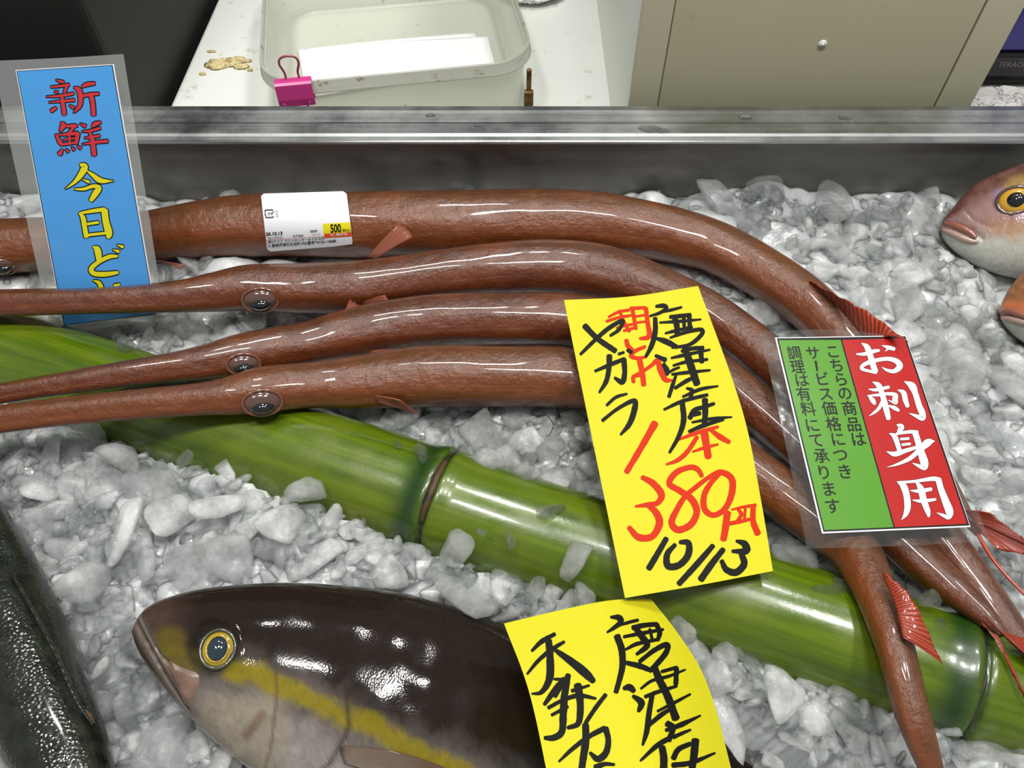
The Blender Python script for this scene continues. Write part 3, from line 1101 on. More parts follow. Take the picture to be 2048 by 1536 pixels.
write(Y2, 'fish_name_lettering', MT['ink_black'], card, .0004, [
    [(283, 495, 26), (370, 412, 44), (486, 346, 34)],
    [(242, 700, 22), (340, 582, 36), (460, 482, 40), (570, 415, 28)],
    [(432, 405, 60), (445, 560, 66), (440, 740, 66), (370, 860, 42), (282, 876, 16)],
    [(480, 480, 34), (620, 580, 66), (750, 685, 80), (830, 765, 50)],
    [(395, 970, 34), (490, 840, 56), (570, 740, 40)],
    [(605, 710, 50), (575, 880, 66), (562, 1050, 66), (550, 1210, 60), (480, 1265, 56), (398, 1268, 36)],
    [(430, 1000, 34), (560, 932, 36), (700, 892, 42), (850, 918, 24)],
    [(460, 1065, 30), (600, 990, 34)],
    [(482, 745, 22), (560, 765, 36), (490, 900, 36)],
    [(690, 800, 70), (710, 920, 66), (712, 1050, 60), (690, 1145, 50), (602, 1178, 34)],
    [(640, 850, 34), (792, 802, 24)],
    [(938, 885, 38), (850, 1000, 40), (760, 1135, 38)],
    [(760, 1150, 60), (762, 1290, 66), (742, 1430, 66), (722, 1570, 60)],
    [(525, 1476, 22), (650, 1360, 40), (800, 1250, 44), (930, 1182, 50)],
    [(938, 1182, 54), (962, 1290, 50), (940, 1400, 60), (870, 1455, 60), (800, 1400, 28)],
    [(850, 1530, 60), (930, 1500, 40), (1015, 1505, 26)],
], ZC, SCL)

# ---- red and green sashimi sign
S = Surf([(1550, 675, zdepth(675, .060)), (1810, 672, zdepth(672, .060)), (1645, 1065, zdepth(1065, .044))])
sign = thing('laminated_sign', 'laminated red and green sashimi sign lying on the red fish tails', 'sign', S.P(1640, 1090))
sheet('laminate_film', S, [(1520, 662), (1680, 660), (1822, 676)], [(1614, 1097), (1800, 1092), (1978, 1082)],
      [(1520, 662), (1565, 860), (1614, 1097)], [(1822, 676), (1905, 875), (1978, 1082)], MT['film2'], sign, 0, .0003)
TLs, TRs, BRs, BLs = (1550, 675), (1811, 671), (1941, 1054), (1644, 1067)


def qp(a, b):
    """point of the printed card: a across, b down"""
    t = (np.array(TLs) * (1 - a) + np.array(TRs) * a) * (1 - b) + (np.array(BLs) * (1 - a) + np.array(BRs) * a) * b
    return tuple(t)


sheet('white_card', S, **quad(TLs, TRs, BRs, BLs), mat=MT['white_print'], parent=sign, off=.0002, thick=.0002)
bk = .012
sheet('black_border', S, **quad(qp(.012, .004), qp(.997, .004), qp(.997, .992), qp(.012, .992)), mat=MT['black_print'], parent=sign, off=.00026, thick=.00005)
mid_t, mid_b = (.500, .524)
MTt, MTb = (1681, 674), (1790, 1060)


def mixp(a, b, t):
    return (a[0] + (b[0] - a[0]) * t, a[1] + (b[1] - a[1]) * t)


mt1, mb1 = mixp(MTt, MTb, .015), mixp(MTt, MTb, .985)
sheet('green_panel', S, **quad(qp(.024, .014), (mt1[0] - 1.5, mt1[1]), (mb1[0] - 1.5, mb1[1]), qp(.022, .983)), mat=MT['green'], parent=sign, off=.0003, thick=.00003)
sheet('red_panel', S, **quad((mt1[0] + 1.5, mt1[1]), qp(.984, .014), qp(.984, .983), (mb1[0] + 1.5, mb1[1])), mat=MT['red'], parent=sign, off=.0003, thick=.00003)
BIG = [((1700, 670), 7.68, [
    [(100, 292, 22), (220, 292, 54), (370, 248, 58), (450, 236, 36)],
    [(178, 126, 12), (260, 185, 86), (310, 310, 90), (345, 430, 92), (388, 560, 90)],
    [(400, 575, 50), (300, 555, 44), (185, 520, 50), (195, 470, 56), (290, 420, 66), (420, 385, 60), (580, 365, 62), (710, 400, 80), (765, 480, 96), (680, 555, 66), (570, 540, 44), (488, 492, 8)],
    [(485, 160, 6), (590, 190, 58), (680, 215, 58)], [(600, 195, 46), (540, 252, 6)]]),
    ((1700, 670), 7.68, [
        [(290, 832, 16), (400, 842, 50), (595, 800, 50)], [(345, 718, 8), (435, 770, 80), (475, 850, 78), (510, 960, 84), (555, 1130, 92), (592, 1285, 70)],
        [(262, 930, 10), (420, 922, 44), (560, 902, 46), (695, 920, 66), (690, 990, 86), (700, 1045, 50), (585, 1000, 8)],
        [(285, 930, 24), (345, 1000, 76), (380, 1055, 50)], [(500, 1020, 56), (440, 1130, 52), (360, 1200, 36), (292, 1244, 5)],
        [(582, 1080, 14), (680, 1120, 62), (748, 1160, 44)], [(730, 842, 8), (820, 885, 76), (852, 1000, 80), (885, 1095, 60)],
        [(832, 712, 8), (950, 780, 110), (1005, 900, 88), (1060, 1080, 92), (1110, 1200, 100), (1115, 1280, 76), (1020, 1245, 54), (905, 1200, 6)]]),
    ((1750, 840), 6.98, [
        [(305, 66, 14), (365, 95, 84), (335, 165, 56)], [(200, 185, 8), (270, 225, 70), (310, 320, 70), (345, 440, 60)], [(300, 192, 36), (480, 165, 48), (590, 175, 60)],
        [(562, 180, 84), (600, 300, 86), (640, 440, 100), (690, 600, 112), (688, 672, 60), (600, 635, 44), (518, 600, 5)], [(360, 266, 36), (470, 258, 38)], [(380, 345, 36), (490, 332, 38)],
        [(162, 440, 8), (275, 475, 70), (420, 430, 60), (570, 385, 46)], [(835, 293, 6), (740, 315, 104), (620, 420, 70), (480, 540, 60), (300, 622, 32), (165, 660, 4)]]),
    ((1750, 840), 6.98, [
        [(305, 858, 8), (395, 920, 90), (440, 1050, 90), (455, 1200, 90), (430, 1310, 66), (368, 1396, 5)], [(330, 872, 36), (560, 855, 40), (800, 820, 60), (900, 835, 66)],
        [(885, 830, 84), (920, 960, 86), (980, 1120, 100), (1040, 1280, 110), (1025, 1362, 56), (950, 1330, 44), (860, 1294, 5)],
        [(580, 870, 30), (640, 960, 88), (680, 1120, 90), (735, 1270, 76), (750, 1345, 36)], [(495, 985, 12), (620, 992, 54), (785, 965, 50)], [(525, 1118, 12), (660, 1132, 54), (845, 1108, 36)]])]
ol, wl = Ink(S, .0004), Ink(S, .0005)
for org, sc, st in BIG:
    ol.strokes(st, org, sc, 1.5, 0); wl.strokes(st, org, sc, 0, 0)
ol.build('letter_outline', MT['black_print'], sign)
wl.build('large_lettering', MT['white_print'], sign)
sm = Ink(S, .0004)
for txt, cs in (('調理は有料にて承ります', [(200, 190), (222, 285), (250, 375), (264, 470), (295, 572), (322, 683), (352, 785), (385, 893), (402, 1005), (435, 1118), (462, 1236)]),
                ('サ ビス価格につき', [(327, 190), (355, 285), (390, 368), (415, 470), (440, 568), (468, 675), (498, 778), (515, 885), (545, 1000)]),
                ('こちらの商品は', [(463, 180), (490, 275), (518, 370), (545, 465), (575, 568), (606, 677), (637, 778)])):
    for ch, (x, y) in zip(txt, cs):
        if ch != ' ':
            for ox, oy in ((-.4, 0), (.4, 0), (0, .35), (0, -.35)):
                sm.glyph(ch, (1530 + x / 3.413 + ox, 650 + y / 3.413 + oy), 29 + (y - 190) / 1050 * 4, (1, -.03), (.24, 1), .0)
sm.stroke([(346, 248, 16), (358, 312, 12)], (1530, 650), 3.413)
sm.build('small_lettering', MT['black_print'], sign)

# ---- blue sign, leaning
B = Surf([(0, 121, .505), (247, 109, .505), (105, 668, .583)])
sign = thing('laminated_sign', 'tall laminated blue sign with red and yellow characters leaning at left', 'sign', B.P(200, 660))
sheet('laminate_film', B, [(-16, 122), (120, 116), (247, 108)], [(104, 668), (210, 655), (330, 640)], [(-16, 122), (40, 380), (104, 668)],
      [(247, 108), (290, 380), (330, 640)], MT['film'], sign, 0, .0004)
sheet('white_card', B, **quad((31, 140), (228, 128), (314, 630), (127, 653)), mat=MT['white_print'], parent=sign, off=.0002, thick=.0002)
sheet('black_border', B, **quad((33, 142), (225, 130), (311, 629), (128, 651)), mat=MT['black_print'], parent=sign, off=.00026, thick=.00004)
sheet('blue_panel', B, **quad((34.5, 143), (223.5, 131.5), (309.5, 627.5), (129.5, 649.5)), mat=MT['blue'], parent=sign, off=.0003, thick=.00003)
RED = [
    [(322, 150, 10), (390, 175, 44), (440, 186, 34)], [(245, 262, 24), (380, 248, 34), (520, 225, 40)], [(300, 330, 20), (350, 340, 32)], [(490, 235, 40), (455, 345, 40)],
    [(175, 410, 14), (380, 398, 38), (590, 362, 40)], [(215, 497, 14), (400, 480, 32), (600, 462, 44)], [(415, 405, 36), (430, 520, 58), (450, 680, 58)],
    [(325, 580, 36), (250, 630, 50)], [(525, 540, 12), (590, 580, 44)], [(915, 205, 44), (800, 222, 58), (725, 255, 30)],
    [(600, 265, 20), (675, 310, 76), (700, 430, 70), (690, 540, 60), (640, 610, 40), (592, 660, 5)], [(730, 400, 44), (860, 372, 46), (978, 365, 40)],
    [(862, 385, 66), (888, 520, 66), (900, 690, 64)],
    [(398, 802, 20), (430, 850, 84), (385, 945, 24)], [(480, 862, 36), (600, 858, 54), (655, 862, 20)], [(600, 872, 46), (520, 970, 36)],
    [(308, 1000, 12), (480, 988, 40), (655, 972, 56)], [(330, 1005, 36), (380, 1100, 60), (420, 1155, 40)], [(662, 975, 56), (640, 1080, 54), (640, 1130, 36)],
    [(420, 1145, 36), (640, 1112, 36)], [(440, 1070, 22), (620, 1045, 26)], [(525, 990, 32), (532, 1130, 32)],
    [(422, 1225, 30), (380, 1290, 70)], [(470, 1212, 10), (512, 1255, 42)], [(560, 1182, 10), (602, 1225, 42)], [(650, 1162, 10), (702, 1205, 42)],
    [(690, 820, 10), (770, 862, 54)], [(1008, 802, 34), (920, 832, 66), (872, 880, 14)], [(720, 946, 14), (850, 932, 36), (1000, 892, 40)],
    [(760, 1045, 14), (860, 1032, 36), (990, 1010, 40)], [(725, 1140, 14), (900, 1112, 42), (1115, 1092, 46)], [(840, 945, 36), (880, 1080, 66), (910, 1305, 66)]]
YEL = [
    [(300, 112, 30), (350, 142, 76), (300, 240, 66), (220, 330, 36), (120, 400, 4)], [(370, 180, 8), (450, 240, 46), (540, 302, 60), (690, 308, 5)], [(320, 286, 6), (400, 318, 36)],
    [(232, 402, 14), (340, 402, 34), (450, 368, 42), (520, 388, 56), (482, 450, 72), (425, 535, 46)],
    [(282, 682, 14), (330, 740, 56), (350, 850, 56), (370, 965, 56)], [(300, 686, 26), (440, 662, 42), (580, 642, 46)], [(585, 655, 76), (600, 780, 76), (635, 920, 84), (630, 975, 46)],
    [(385, 815, 30), (510, 796, 32)], [(390, 945, 32), (600, 922, 32)],
    [(452, 1085, 22), (500, 1120, 76), (522, 1240, 66)], [(735, 1195, 30), (640, 1202, 50), (520, 1262, 46), (430, 1340, 56), (462, 1400, 56), (600, 1408, 56), (740, 1388, 36)],
    [(682, 1116, 6), (750, 1140, 40)], [(732, 1062, 6), (800, 1085, 40)], [(455, 1484, 14), (520, 1512, 46), (560, 1600, 56)], [(700, 1540, 30), (760, 1530, 30)]]
ol, rl, yl = Ink(B, .00036), Ink(B, .00045), Ink(B, .00045)
ol.strokes(RED, (70, 140), 7.68, 4.4, 0); rl.strokes(RED, (70, 140), 7.68, 0, 0)
ol.strokes(YEL, (110, 310), 5.906, 4.6, 0); yl.strokes(YEL, (110, 310), 5.906, 0, 0)
ol.build('letter_outline', MT['black_print'], sign)
rl.build('red_lettering', MT['red_letter'], sign)
yl.build('yellow_lettering', MT['yellow_letter'], sign)

# scale lettering on the machine (front bar plane y = MY - .004)
vs, fs = text_mesh('TERAOKA S', .004)
xs = [q[0] for q in vs]
x0 = atd(1994, 124, MY / ray(1994, 124).y).x
zz = zb(129)
kk = .042 / (max(xs) - min(xs))
mesh_obj('lettering', [Vector((x0 + x * kk, MY - .0044, zz + y * kk)) for x, y in vs], fs, MT['machine_text'], mc, False)

# ------------------------------------------------------------------ bamboo
def frames(pts):
    out = []
    n = len(pts)
    for i, p in enumerate(pts):
        t = (pts[min(i + 1, n - 1)] - pts[max(i - 1, 0)]).normalized()
        s = t.cross(Vector((0, 0, 1))).normalized()
        out.append((t, s, s.cross(t)))
    return out


BZ, BR = -.010, .0365
b0, b1 = at(-260, 622, BZ), at(2330, 1497, BZ)
Lb = (b1 - b0).length
nodes = []
for (u, v) in ((884, 1008), (1912, 1356)):
    nodes.append(((at(u, v, BZ) - b0).dot((b1 - b0).normalized())) / Lb)
NS, NA = 520, 56
tdir = (b1 - b0).normalized()
sd = tdir.cross(Vector((0, 0, 1))).normalized()
up = sd.cross(tdir)
V, Fc, UV, CL = [], [], [], []
for i in range(NS + 1):
    t = i / NS
    r = BR * (1 + .01 * math.sin(t * 9))
    dk = 0
    for nd in nodes:
        ds = (t - nd) * Lb
        r += .0028 * math.exp(-((ds + .004) / .008) ** 2) - .0030 * math.exp(-(ds / .0016) ** 2) + .0012 * math.exp(-((ds - .006) / .004) ** 2)
        dk = max(dk, math.exp(-((ds + .011) / .010) ** 2) * .95, math.exp(-(ds / .003) ** 2))
    for k in range(NA):
        a = 2 * PI * k / NA
        V.append(b0 + (b1 - b0) * t + (sd * math.cos(a) + up * math.sin(a)) * r)
        UV.append((t * Lb, k / NA)); d2 = min(1, dk); CL.append((d2, d2, d2, 1))
for i in range(NS):
    for k in range(NA):
        a, b = i * NA + k, i * NA + (k + 1) % NA
        Fc.append((a, b, b + NA, a + NA))
bam = thing('bamboo_pole', 'thick green bamboo pole lying diagonally across the crushed ice', 'bamboo', (b0 + b1) / 2)
mesh_obj('culm', V, Fc, MT['bamboo'], bam, True, UV, CL)
for nd in nodes:
    c = b0 + (b1 - b0) * nd
    pts = [c + (sd * math.cos(a) + up * math.sin(a)) * (BR - .0004 + .0003 * math.sin(a * 7)) + tdir * .0006 * math.sin(a * 5) for a in np.linspace(0, 2 * PI, 60)]
    V, Fc = tube_mesh(pts, [.0009 * (1 + .4 * math.sin(i * 1.3)) for i in range(60)], 7)
    mesh_obj('node_ring', V, Fc, MT['sheath'], bam)
# scrap of dry sheath on the first node
V, Fc = [], []
c = b0 + (b1 - b0) * nodes[0]
for j in range(20):
    a = math.radians(42 + 78 * j / 19)
    wdt = .0018 * math.sin(j / 19 * PI) ** .6 * (1 + .4 * noise.noise(Vector((j * .7, 0, 0)))) + .0008
    for w in (-1, 1):
        V.append(c + (sd * math.cos(a) + up * math.sin(a)) * (BR + .0022) + tdir * (w * wdt + .0008 * noise.noise(Vector((j * .5, 3, 0)))))
for j in range(19):
    Fc.append((2 * j, 2 * j + 1, 2 * j + 3, 2 * j + 2))
o = mesh_obj('sheath_scrap', V, Fc, MT['sheath'], bam)
o.modifiers.new('thick', 'SOLIDIFY').thickness = .0006

# ------------------------------------------------------------------ red cornetfish
FISH = {
    'back': [(-420, 520, 26, .020), (-250, 512, 30, .020), (-120, 502, 40, .020), (-40, 494, 54, .020), (60, 490, 54, .018), (180, 482, 50, .017), (300, 471, 50, .018), (420, 457, 58, .020), (520, 451, 62, .020),
             (700, 449, 63, .020), (900, 447, 62, .020), (1100, 443, 60, .020), (1230, 450, 58, .020), (1350, 471, 55, .020), (1450, 504, 51, .020), (1585, 584, 50, .020), (1660, 650, 48, .020),
             (1730, 735, 44, .018), (1805, 840, 36, .016), (1870, 940, 26, .014), (1930, 1030, 15, .013), (1958, 1068, 8, .013)],
    'front': [(-340, 625, 26, .042), (-150, 614, 27, .041), (0, 606, 28, .040), (200, 601, 27, .038), (350, 593, 33, .034), (430, 584, 41, .031), (500, 576, 47, .028), (600, 577, 50, .025), (700, 574, 49, .023), (800, 560, 46, .022),
              (900, 545, 47, .021), (1000, 537, 50, .021), (1100, 534, 52, .021), (1200, 545, 53, .021), (1310, 580, 50, .021), (1425, 634, 46, .020), (1530, 712, 45, .019), (1620, 795, 45, .018), (1700, 875, 45, .018),
              (1780, 960, 44, .018), (1850, 1040, 42, .018), (1920, 1125, 39, .018), (1985, 1212, 35, .018), (2050, 1305, 30, .020), (2120, 1410, 20, .022), (2160, 1470, 10, .022)],
    'third': [(-340, 860, 20, .047), (-150, 818, 21, .047), (0, 787, 21, .046), (200, 755, 25, .044), (320, 738, 29, .041), (400, 726, 35, .038), (480, 711, 44, .032), (560, 696, 44, .028), (620, 686, 43, .025), (700, 667, 48, .022), (850, 643, 50, .020),
              (1000, 637, 50, .020), (1150, 641, 50, .020), (1280, 672, 48, .020), (1400, 730, 46, .019), (1500, 805, 46, .018), (1600, 888, 44, .018), (1690, 972, 42, .018), (1770, 1050, 42, .018), (1830, 1110, 40, .019),
              (1900, 1172, 34, .022), (1960, 1224, 25, .027), (1990, 1252, 15, .031), (2004, 1270, 8, .033)],
    'fourth': [(-340, 886, 28, .048), (-150, 860, 28, .048), (0, 838, 28, .047), (200, 815, 29, .046), (400, 798, 33, .043), (470, 790, 41, .041), (525, 780, 47, .038), (620, 771, 46, .031), (700, 766, 50, .026), (850, 753, 58, .022),
               (1000, 752, 58, .021), (1150, 757, 58, .021), (1280, 795, 54, .020), (1390, 860, 50, .019), (1490, 935, 50, .018), (1580, 1000, 52, .018), (1650, 1050, 53, .020), (1706, 1100, 50, .024), (1752, 1190, 40, .034),
               (1790, 1295, 36, .040), (1826, 1430, 33, .036), (1862, 1536, 24, .028), (1890, 1620, 14, .022), (1905, 1670, 7, .02)],
}
FISH_PTS = []     # (point, radius) for carving the ice bed


def build_tube_fish(key, label, mat):
    c = catmull(FISH[key], 14)
    pts = [at(q[0], q[1], q[3]) for q in c]
    rad = [q[2] * zdepth(q[1], q[3]) / F for q in c]
    root = thing('cornetfish', label, 'fish', pts[len(pts) // 2] - Vector((0, 0, .02)), 'red cornetfish laid side by side on the ice')
    fr = frames(pts)
    NA = 48
    V, Fc, UV = [], [], []
    L = 0
    for i, p in enumerate(pts):
        if i: L += (p - pts[i - 1]).length
        FISH_PTS.append((p, rad[i]))
        t, s, w = fr[i]
        ub = c[i][0]
        head = 1 - sstep(250, 620, ub - (-500 if key == 'back' else 0))
        for k in range(NA):
            a = 2 * PI * k / NA
            r = rad[i] * (1 + .05 * sstep(600, 760, ub) * (1 - sstep(1200, 1350, ub)) + .075 * head * math.cos(4 * a + .5) + .014 * math.sin(7 * a + L * 30) * (1 - head) + .012 * noise.noise(Vector((L * 60, math.cos(a) * 2, math.sin(a) * 2))))
            V.append(p + s * math.cos(a) * r * 1.02 + w * math.sin(a) * r * .97)
            UV.append((L, k / NA))
    n = len(pts)
    for i in range(n - 1):
        for k in range(NA):
            a, b = i * NA + k, i * NA + (k + 1) % NA
            Fc.append((a, b, b + NA, a + NA))
    Fc.append(tuple(range(NA))[::-1]); Fc.append(tuple((n - 1) * NA + k for k in range(NA)))
    # long seam: u wraps at angle 0 (far side of the fish)
    body = mesh_obj('body', V, Fc, mat, root, True, UV)
    return root, body, pts, rad


def hit(o, u, v):
    me = o.data
    from mathutils.bvhtree import BVHTree
    if o.name not in _bvh:
        _bvh[o.name] = BVHTree.FromPolygons([vv.co for vv in me.vertices], [tuple(p.vertices) for p in me.polygons])
    loc, nor, _, _ = _bvh[o.name].ray_cast(Vector((0, 0, H)), ray(u, v).normalized())
    if loc is not None and nor.dot(ray(u, v)) > 0:
        nor = -nor
    return loc, nor


_bvh = {}


def dome(name, cen, axis, along, rx, ry, hgt, mat, parent, sink=0.0, n=24, rings=8):
    ax = axis.normalized()
    xa = (along - ax * along.dot(ax)).normalized()
    ya = ax.cross(xa)
    V, Fc = [], []
    for j in range(rings + 1):
        a = j / rings * PI / 2
        for k in range(n):
            b = 2 * PI * k / n
            V.append(cen + xa * rx * math.cos(a) * math.cos(b) + ya * ry * math.cos(a) * math.sin(b) + ax * (hgt * math.sin(a) - sink))
    base = len(V)
    for j in range(rings):
        for k in range(n):
            a, b = j * n + k, j * n + (k + 1) % n
            Fc.append((a, b, b + n, a + n))
    Fc.append(tuple(range(n))[::-1])
    return mesh_obj(name, V, Fc, mat, parent)


def ring_torus(name, cen, axis, along, rx, ry, tube, mat, parent, n=32, m_=10):
    ax = axis.normalized()
    xa = (along - ax * along.dot(ax)).normalized()
    ya = ax.cross(xa)
    V, Fc = [], []
    for i in range(n):
        a = 2 * PI * i / n
        d = xa * math.cos(a) * rx + ya * math.sin(a) * ry
        dn = d.normalized()
        for k in range(m_):
            b = 2 * PI * k / m_
            V.append(cen + d + dn * tube * math.cos(b) + ax * tube * math.sin(b))
    for i in range(n):
        for k in range(m_):
            Fc.append((i * m_ + k, ((i + 1) % n) * m_ + k, ((i + 1) % n) * m_ + (k + 1) % m_, i * m_ + (k + 1) % m_))
    return mesh_obj(name, V, Fc, mat, parent)


def fin(name, base, outer, mat, parent, nb=18, nl=8, ripple=.0008, thick=.0005):
    """base / outer: lists of (u, v, z); surface between them"""
    a = catmull(base, 10); b = catmull(outer, 10)
    V, Fc, UV = [], [], []
    for i in range(nb + 1):
        t = i / nb
        def samp(c):
            x = t * (len(c) - 1)
            k = min(int(x), len(c) - 2)
            return c[k] + (c[k + 1] - c[k]) * (x - k)
        p, q = at(*samp(a)), at(*samp(b))
        for j in range(nl + 1):
            w = j / nl
            V.append(p + (q - p) * w + Vector((0, 0, ripple * math.sin(i * 1.9) * w + .004 * w * (1 - w))))
            UV.append((t, w))
    for i in range(nb):
        for j in range(nl):
            k = i * (nl + 1) + j
            Fc.append((k, k + 1, k + nl + 2, k + nl + 1))
    o = mesh_obj(name, V, Fc, mat, parent, True, UV)
    md = o.modifiers.new('thick', 'SOLIDIFY')
    md.thickness = thick; md.offset = 0
    return o


def cornet_eye(root, body, u, v, r=.0105):
    loc, nor = hit(body, u, v)
    if loc is None:
        return
    view = (Vector((0, 0, H)) - loc).normalized()
    ax = (nor * .6 + view * .4).normalized()
    e = dome('eye', loc, ax, Vector((1, 0, 0)), r, r * .66, r * .40, MT['eye_lid'], root, sink=.0006)
    cen = loc + ax * r * .22
    ring_torus('eye_rim', loc + ax * .0006, ax, Vector((1, 0, 0)), r * 1.02, r * .70, r * .10, MT['eye_skin'], e)
    low = ax.cross(Vector((1, 0, 0))).normalized()
    if low.z > 0: low = -low
    pl = loc + low * r * .20
    dome('pupil', pl, (ax + low * .25).normalized(), Vector((1, 0, 0)), r * .66, r * .40, r * .56, MT['pupil'], e, sink=0)


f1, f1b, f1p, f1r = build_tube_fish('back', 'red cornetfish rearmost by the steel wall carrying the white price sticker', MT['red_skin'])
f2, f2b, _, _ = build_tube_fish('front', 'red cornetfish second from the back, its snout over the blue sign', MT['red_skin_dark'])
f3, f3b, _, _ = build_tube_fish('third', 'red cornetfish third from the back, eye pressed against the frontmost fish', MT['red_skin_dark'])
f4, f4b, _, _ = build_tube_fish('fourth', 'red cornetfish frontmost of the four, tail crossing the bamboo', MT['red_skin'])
cornet_eye(f1, f1b, 6, 531)
cornet_eye(f2, f2b, 521, 600, .0125)
cornet_eye(f3, f3b, 487, 729)
cornet_eye(f4, f4b, 525, 805, .012)
# fins
fin('dorsal_fin', [(1618, 563, .038), (1680, 620, .038), (1745, 690, .050), (1770, 668, .063)], [(1621, 564, .040), (1680, 594, .050), (1745, 630, .058), (1817, 685, .068)], MT['fin_red'], f1)
fin('pectoral_fin', [(734, 516, .032), (742, 515, .032), (752, 517, .032)], [(796, 448, .0475), (812, 456, .047), (826, 474, .045)], MT['fin_pale'], f1, 10, 6)
fin('pectoral_fin', [(300, 522, .012), (320, 520, .012)], [(372, 530, .012), (360, 541, .010)], MT['fin_pale'], f1, 8, 5)
fin('caudal_fin', [(1938, 1040, .018), (1950, 1052, .018), (1958, 1066, .016)], [(2075, 1094, .030), (2072, 1112, .026), (1990, 1098, .018)], MT['fin_red'], f1, 14, 8)
fin('caudal_fin', [(1930, 1020, .020), (1945, 1040, .020)], [(1980, 1026, .030), (2090, 1110, .030)], MT['fin_red'], f1, 14, 8)
pts = [at(*q) for q in catmull([(1955, 1068, .014), (1985, 1118, .014), (2030, 1170, .014), (2090, 1230, .014)], 8)]
V, Fc = tube_mesh(pts, [.0013 - .0006 * i / len(pts) for i in range(len(pts))], 7)
mesh_obj('tail_filament', V, Fc, MT['fin_red'], f1)
fin('pectoral_fin', [(722, 606, .024), (738, 612, .024)], [(770, 590, .036), (780, 606, .034)], MT['fin_pale'], f2, 8, 5)
fin('pectoral_fin', [(668, 640, .036), (690, 626, .036)], [(720, 612, .034), (700, 600, .034)], MT['fin_pale'], f3, 8, 5)
fin('pectoral_fin', [(738, 702, .030), (750, 716, .030)], [(800, 700, .034), (790, 715, .032)], MT['fin_pale'], f3, 8, 5)
fin('caudal_fin', [(1966, 1232, .036), (1985, 1250, .036), (1998, 1262, .036)], [(2090, 1350, .034), (2085, 1330, .032), (2080, 1290, .030)], MT['fin_red'], f3, 14, 8)
fin('caudal_fin', [(1962, 1244, .034), (1980, 1262, .034), (1994, 1270, .034)], [(2006, 1300, .033), (2032, 1360, .03), (2060, 1420, .026)], MT['fin_red'], f3, 14, 8)
fin('dorsal_fin', [(1764, 1148, .052), (1790, 1210, .054), (1806, 1275, .054)], [(1772, 1148, .054), (1824, 1198, .058), (1884, 1328, .050)], MT['fin_red'], f4)
fin('pectoral_fin', [(735, 790, .030), (755, 805, .026)], [(800, 800, .032), (842, 832, .014)], MT['fin_pale'], f4, 8, 5)
fin('pelvic_fin', [(1330, 900, .010), (1345, 910, .010)], [(1370, 935, .010), (1360, 945, .010)], MT['fin_pale'], f4, 8, 5)

# ---- sticker on the rearmost fish
def hit_depth(o, u, v):
    l, _ = hit(o, u, v)
    return (l - Vector((0, 0, H))).length / ray(u, v).length


_vs = np.linspace(404, 496, 12)
_fit = np.polyfit(_vs - 445, [min(hit_depth(f1b, u, v) for u in (540, 612, 690)) for v in _vs], 2)
T = Surf([(522, 389, .6), (692, 389, .6), (536, 503, .6)])
T.depth = lambda u, v: float(np.polyval(_fit, v - 445)) - .0024
lab = thing('price_sticker', 'white printed 500 yen sticker on the rearmost red fish', 'sticker', T.P(612, 500))
org, sc = np.array((510., 370.)), 9.752


def rounded(c, r, n=6):
    c = [np.array(q, float) for q in c]
    out = []
    for i in range(len(c)):
        p, a, b = c[i], c[i - 1], c[(i + 1) % len(c)]
        pa = p + (a - p) / np.linalg.norm(a - p) * r
        pb = p + (b - p) / np.linalg.norm(b - p) * r
        for t in np.linspace(0, 1, n):
            out.append((1 - t) ** 2 * pa + 2 * t * (1 - t) * p + t * t * pb)
    return out


z2 = lambda pts_: [org + np.array(q, float) / sc for q in pts_]
def rows(name, surf, px, mat, parent, off, thick=.0003, k=26):
    """a card outline filled by rows so that it can follow the bent surface"""
    vmin, vmax = min(q[1] for q in px) + .02, max(q[1] for q in px) - .02
    L_, R_ = [], []
    for v in np.linspace(vmin, vmax, k):
        xs = []
        for i in range(len(px)):
            (x0, y0), (x1, y1) = px[i], px[i - 1]
            if (y0 > v) != (y1 > v):
                xs.append(x0 + (x1 - x0) * (v - y0) / (y1 - y0))
        L_.append((min(xs), v)); R_.append((max(xs), v))
    n = 12
    V, Fc = [], []
    for t in (0, 1):
        for a, b in zip(L_, R_):
            V += [surf.P(a[0] + (b[0] - a[0]) * i / (n - 1), a[1], off - thick * t) for i in range(n)]
    w = n * k
    for t in (0, 1):
        for j in range(k - 1):
            for i in range(n - 1):
                q = t * w + j * n + i
                f = (q, q + n, q + n + 1, q + 1)
                Fc.append(f if t == 0 else f[::-1])
    ring = list(range(n)) + [j * n + n - 1 for j in range(1, k)] + [(k - 1) * n + i for i in range(n - 2, -1, -1)] + [j * n for j in range(k - 2, 0, -1)]
    for i in range(len(ring)):
        a, b = ring[i], ring[(i + 1) % len(ring)]
        Fc.append((a, b, b + w, a + w))
    return mesh_obj(name, V, Fc, mat, parent, False)


rows('sticker_paper', T, rounded(z2([(112, 168), (1782, 118), (1912, 1172), (240, 1302)]), 7), MT['label_white'], lab, 0)
rows('price_panel', T, z2([(1320, 756), (1850, 722), (1878, 920), (1345, 952)]), MT['label_yellow'], lab, .0003, .0001)
rows('orange_band', T, z2([(1345, 952), (1878, 920), (1890, 1000), (1362, 1032)]), MT['label_orange'], lab, .0003, .0001)
tk = Ink(T, .0005)
zz2 = lambda x, y: tuple(org + np.array((x, y)) / sc)
tk.line('20.10.13', zz2(212, 992), zz2(535, 968), 6.6, .03)
tk.line('00000', zz2(1075, 930), zz2(1212, 918), 5, .01)
tk.line('500', zz2(1475, 938), zz2(1682, 925), 17.5, .03)
tk.line('(税込)', zz2(1690, 925), zz2(1862, 912), 6.5, .01)
tk.line('(株)ヤマフ マリンセンターおさかな村', zz2(245, 1145), zz2(1362, 1070), 6.2, .015)
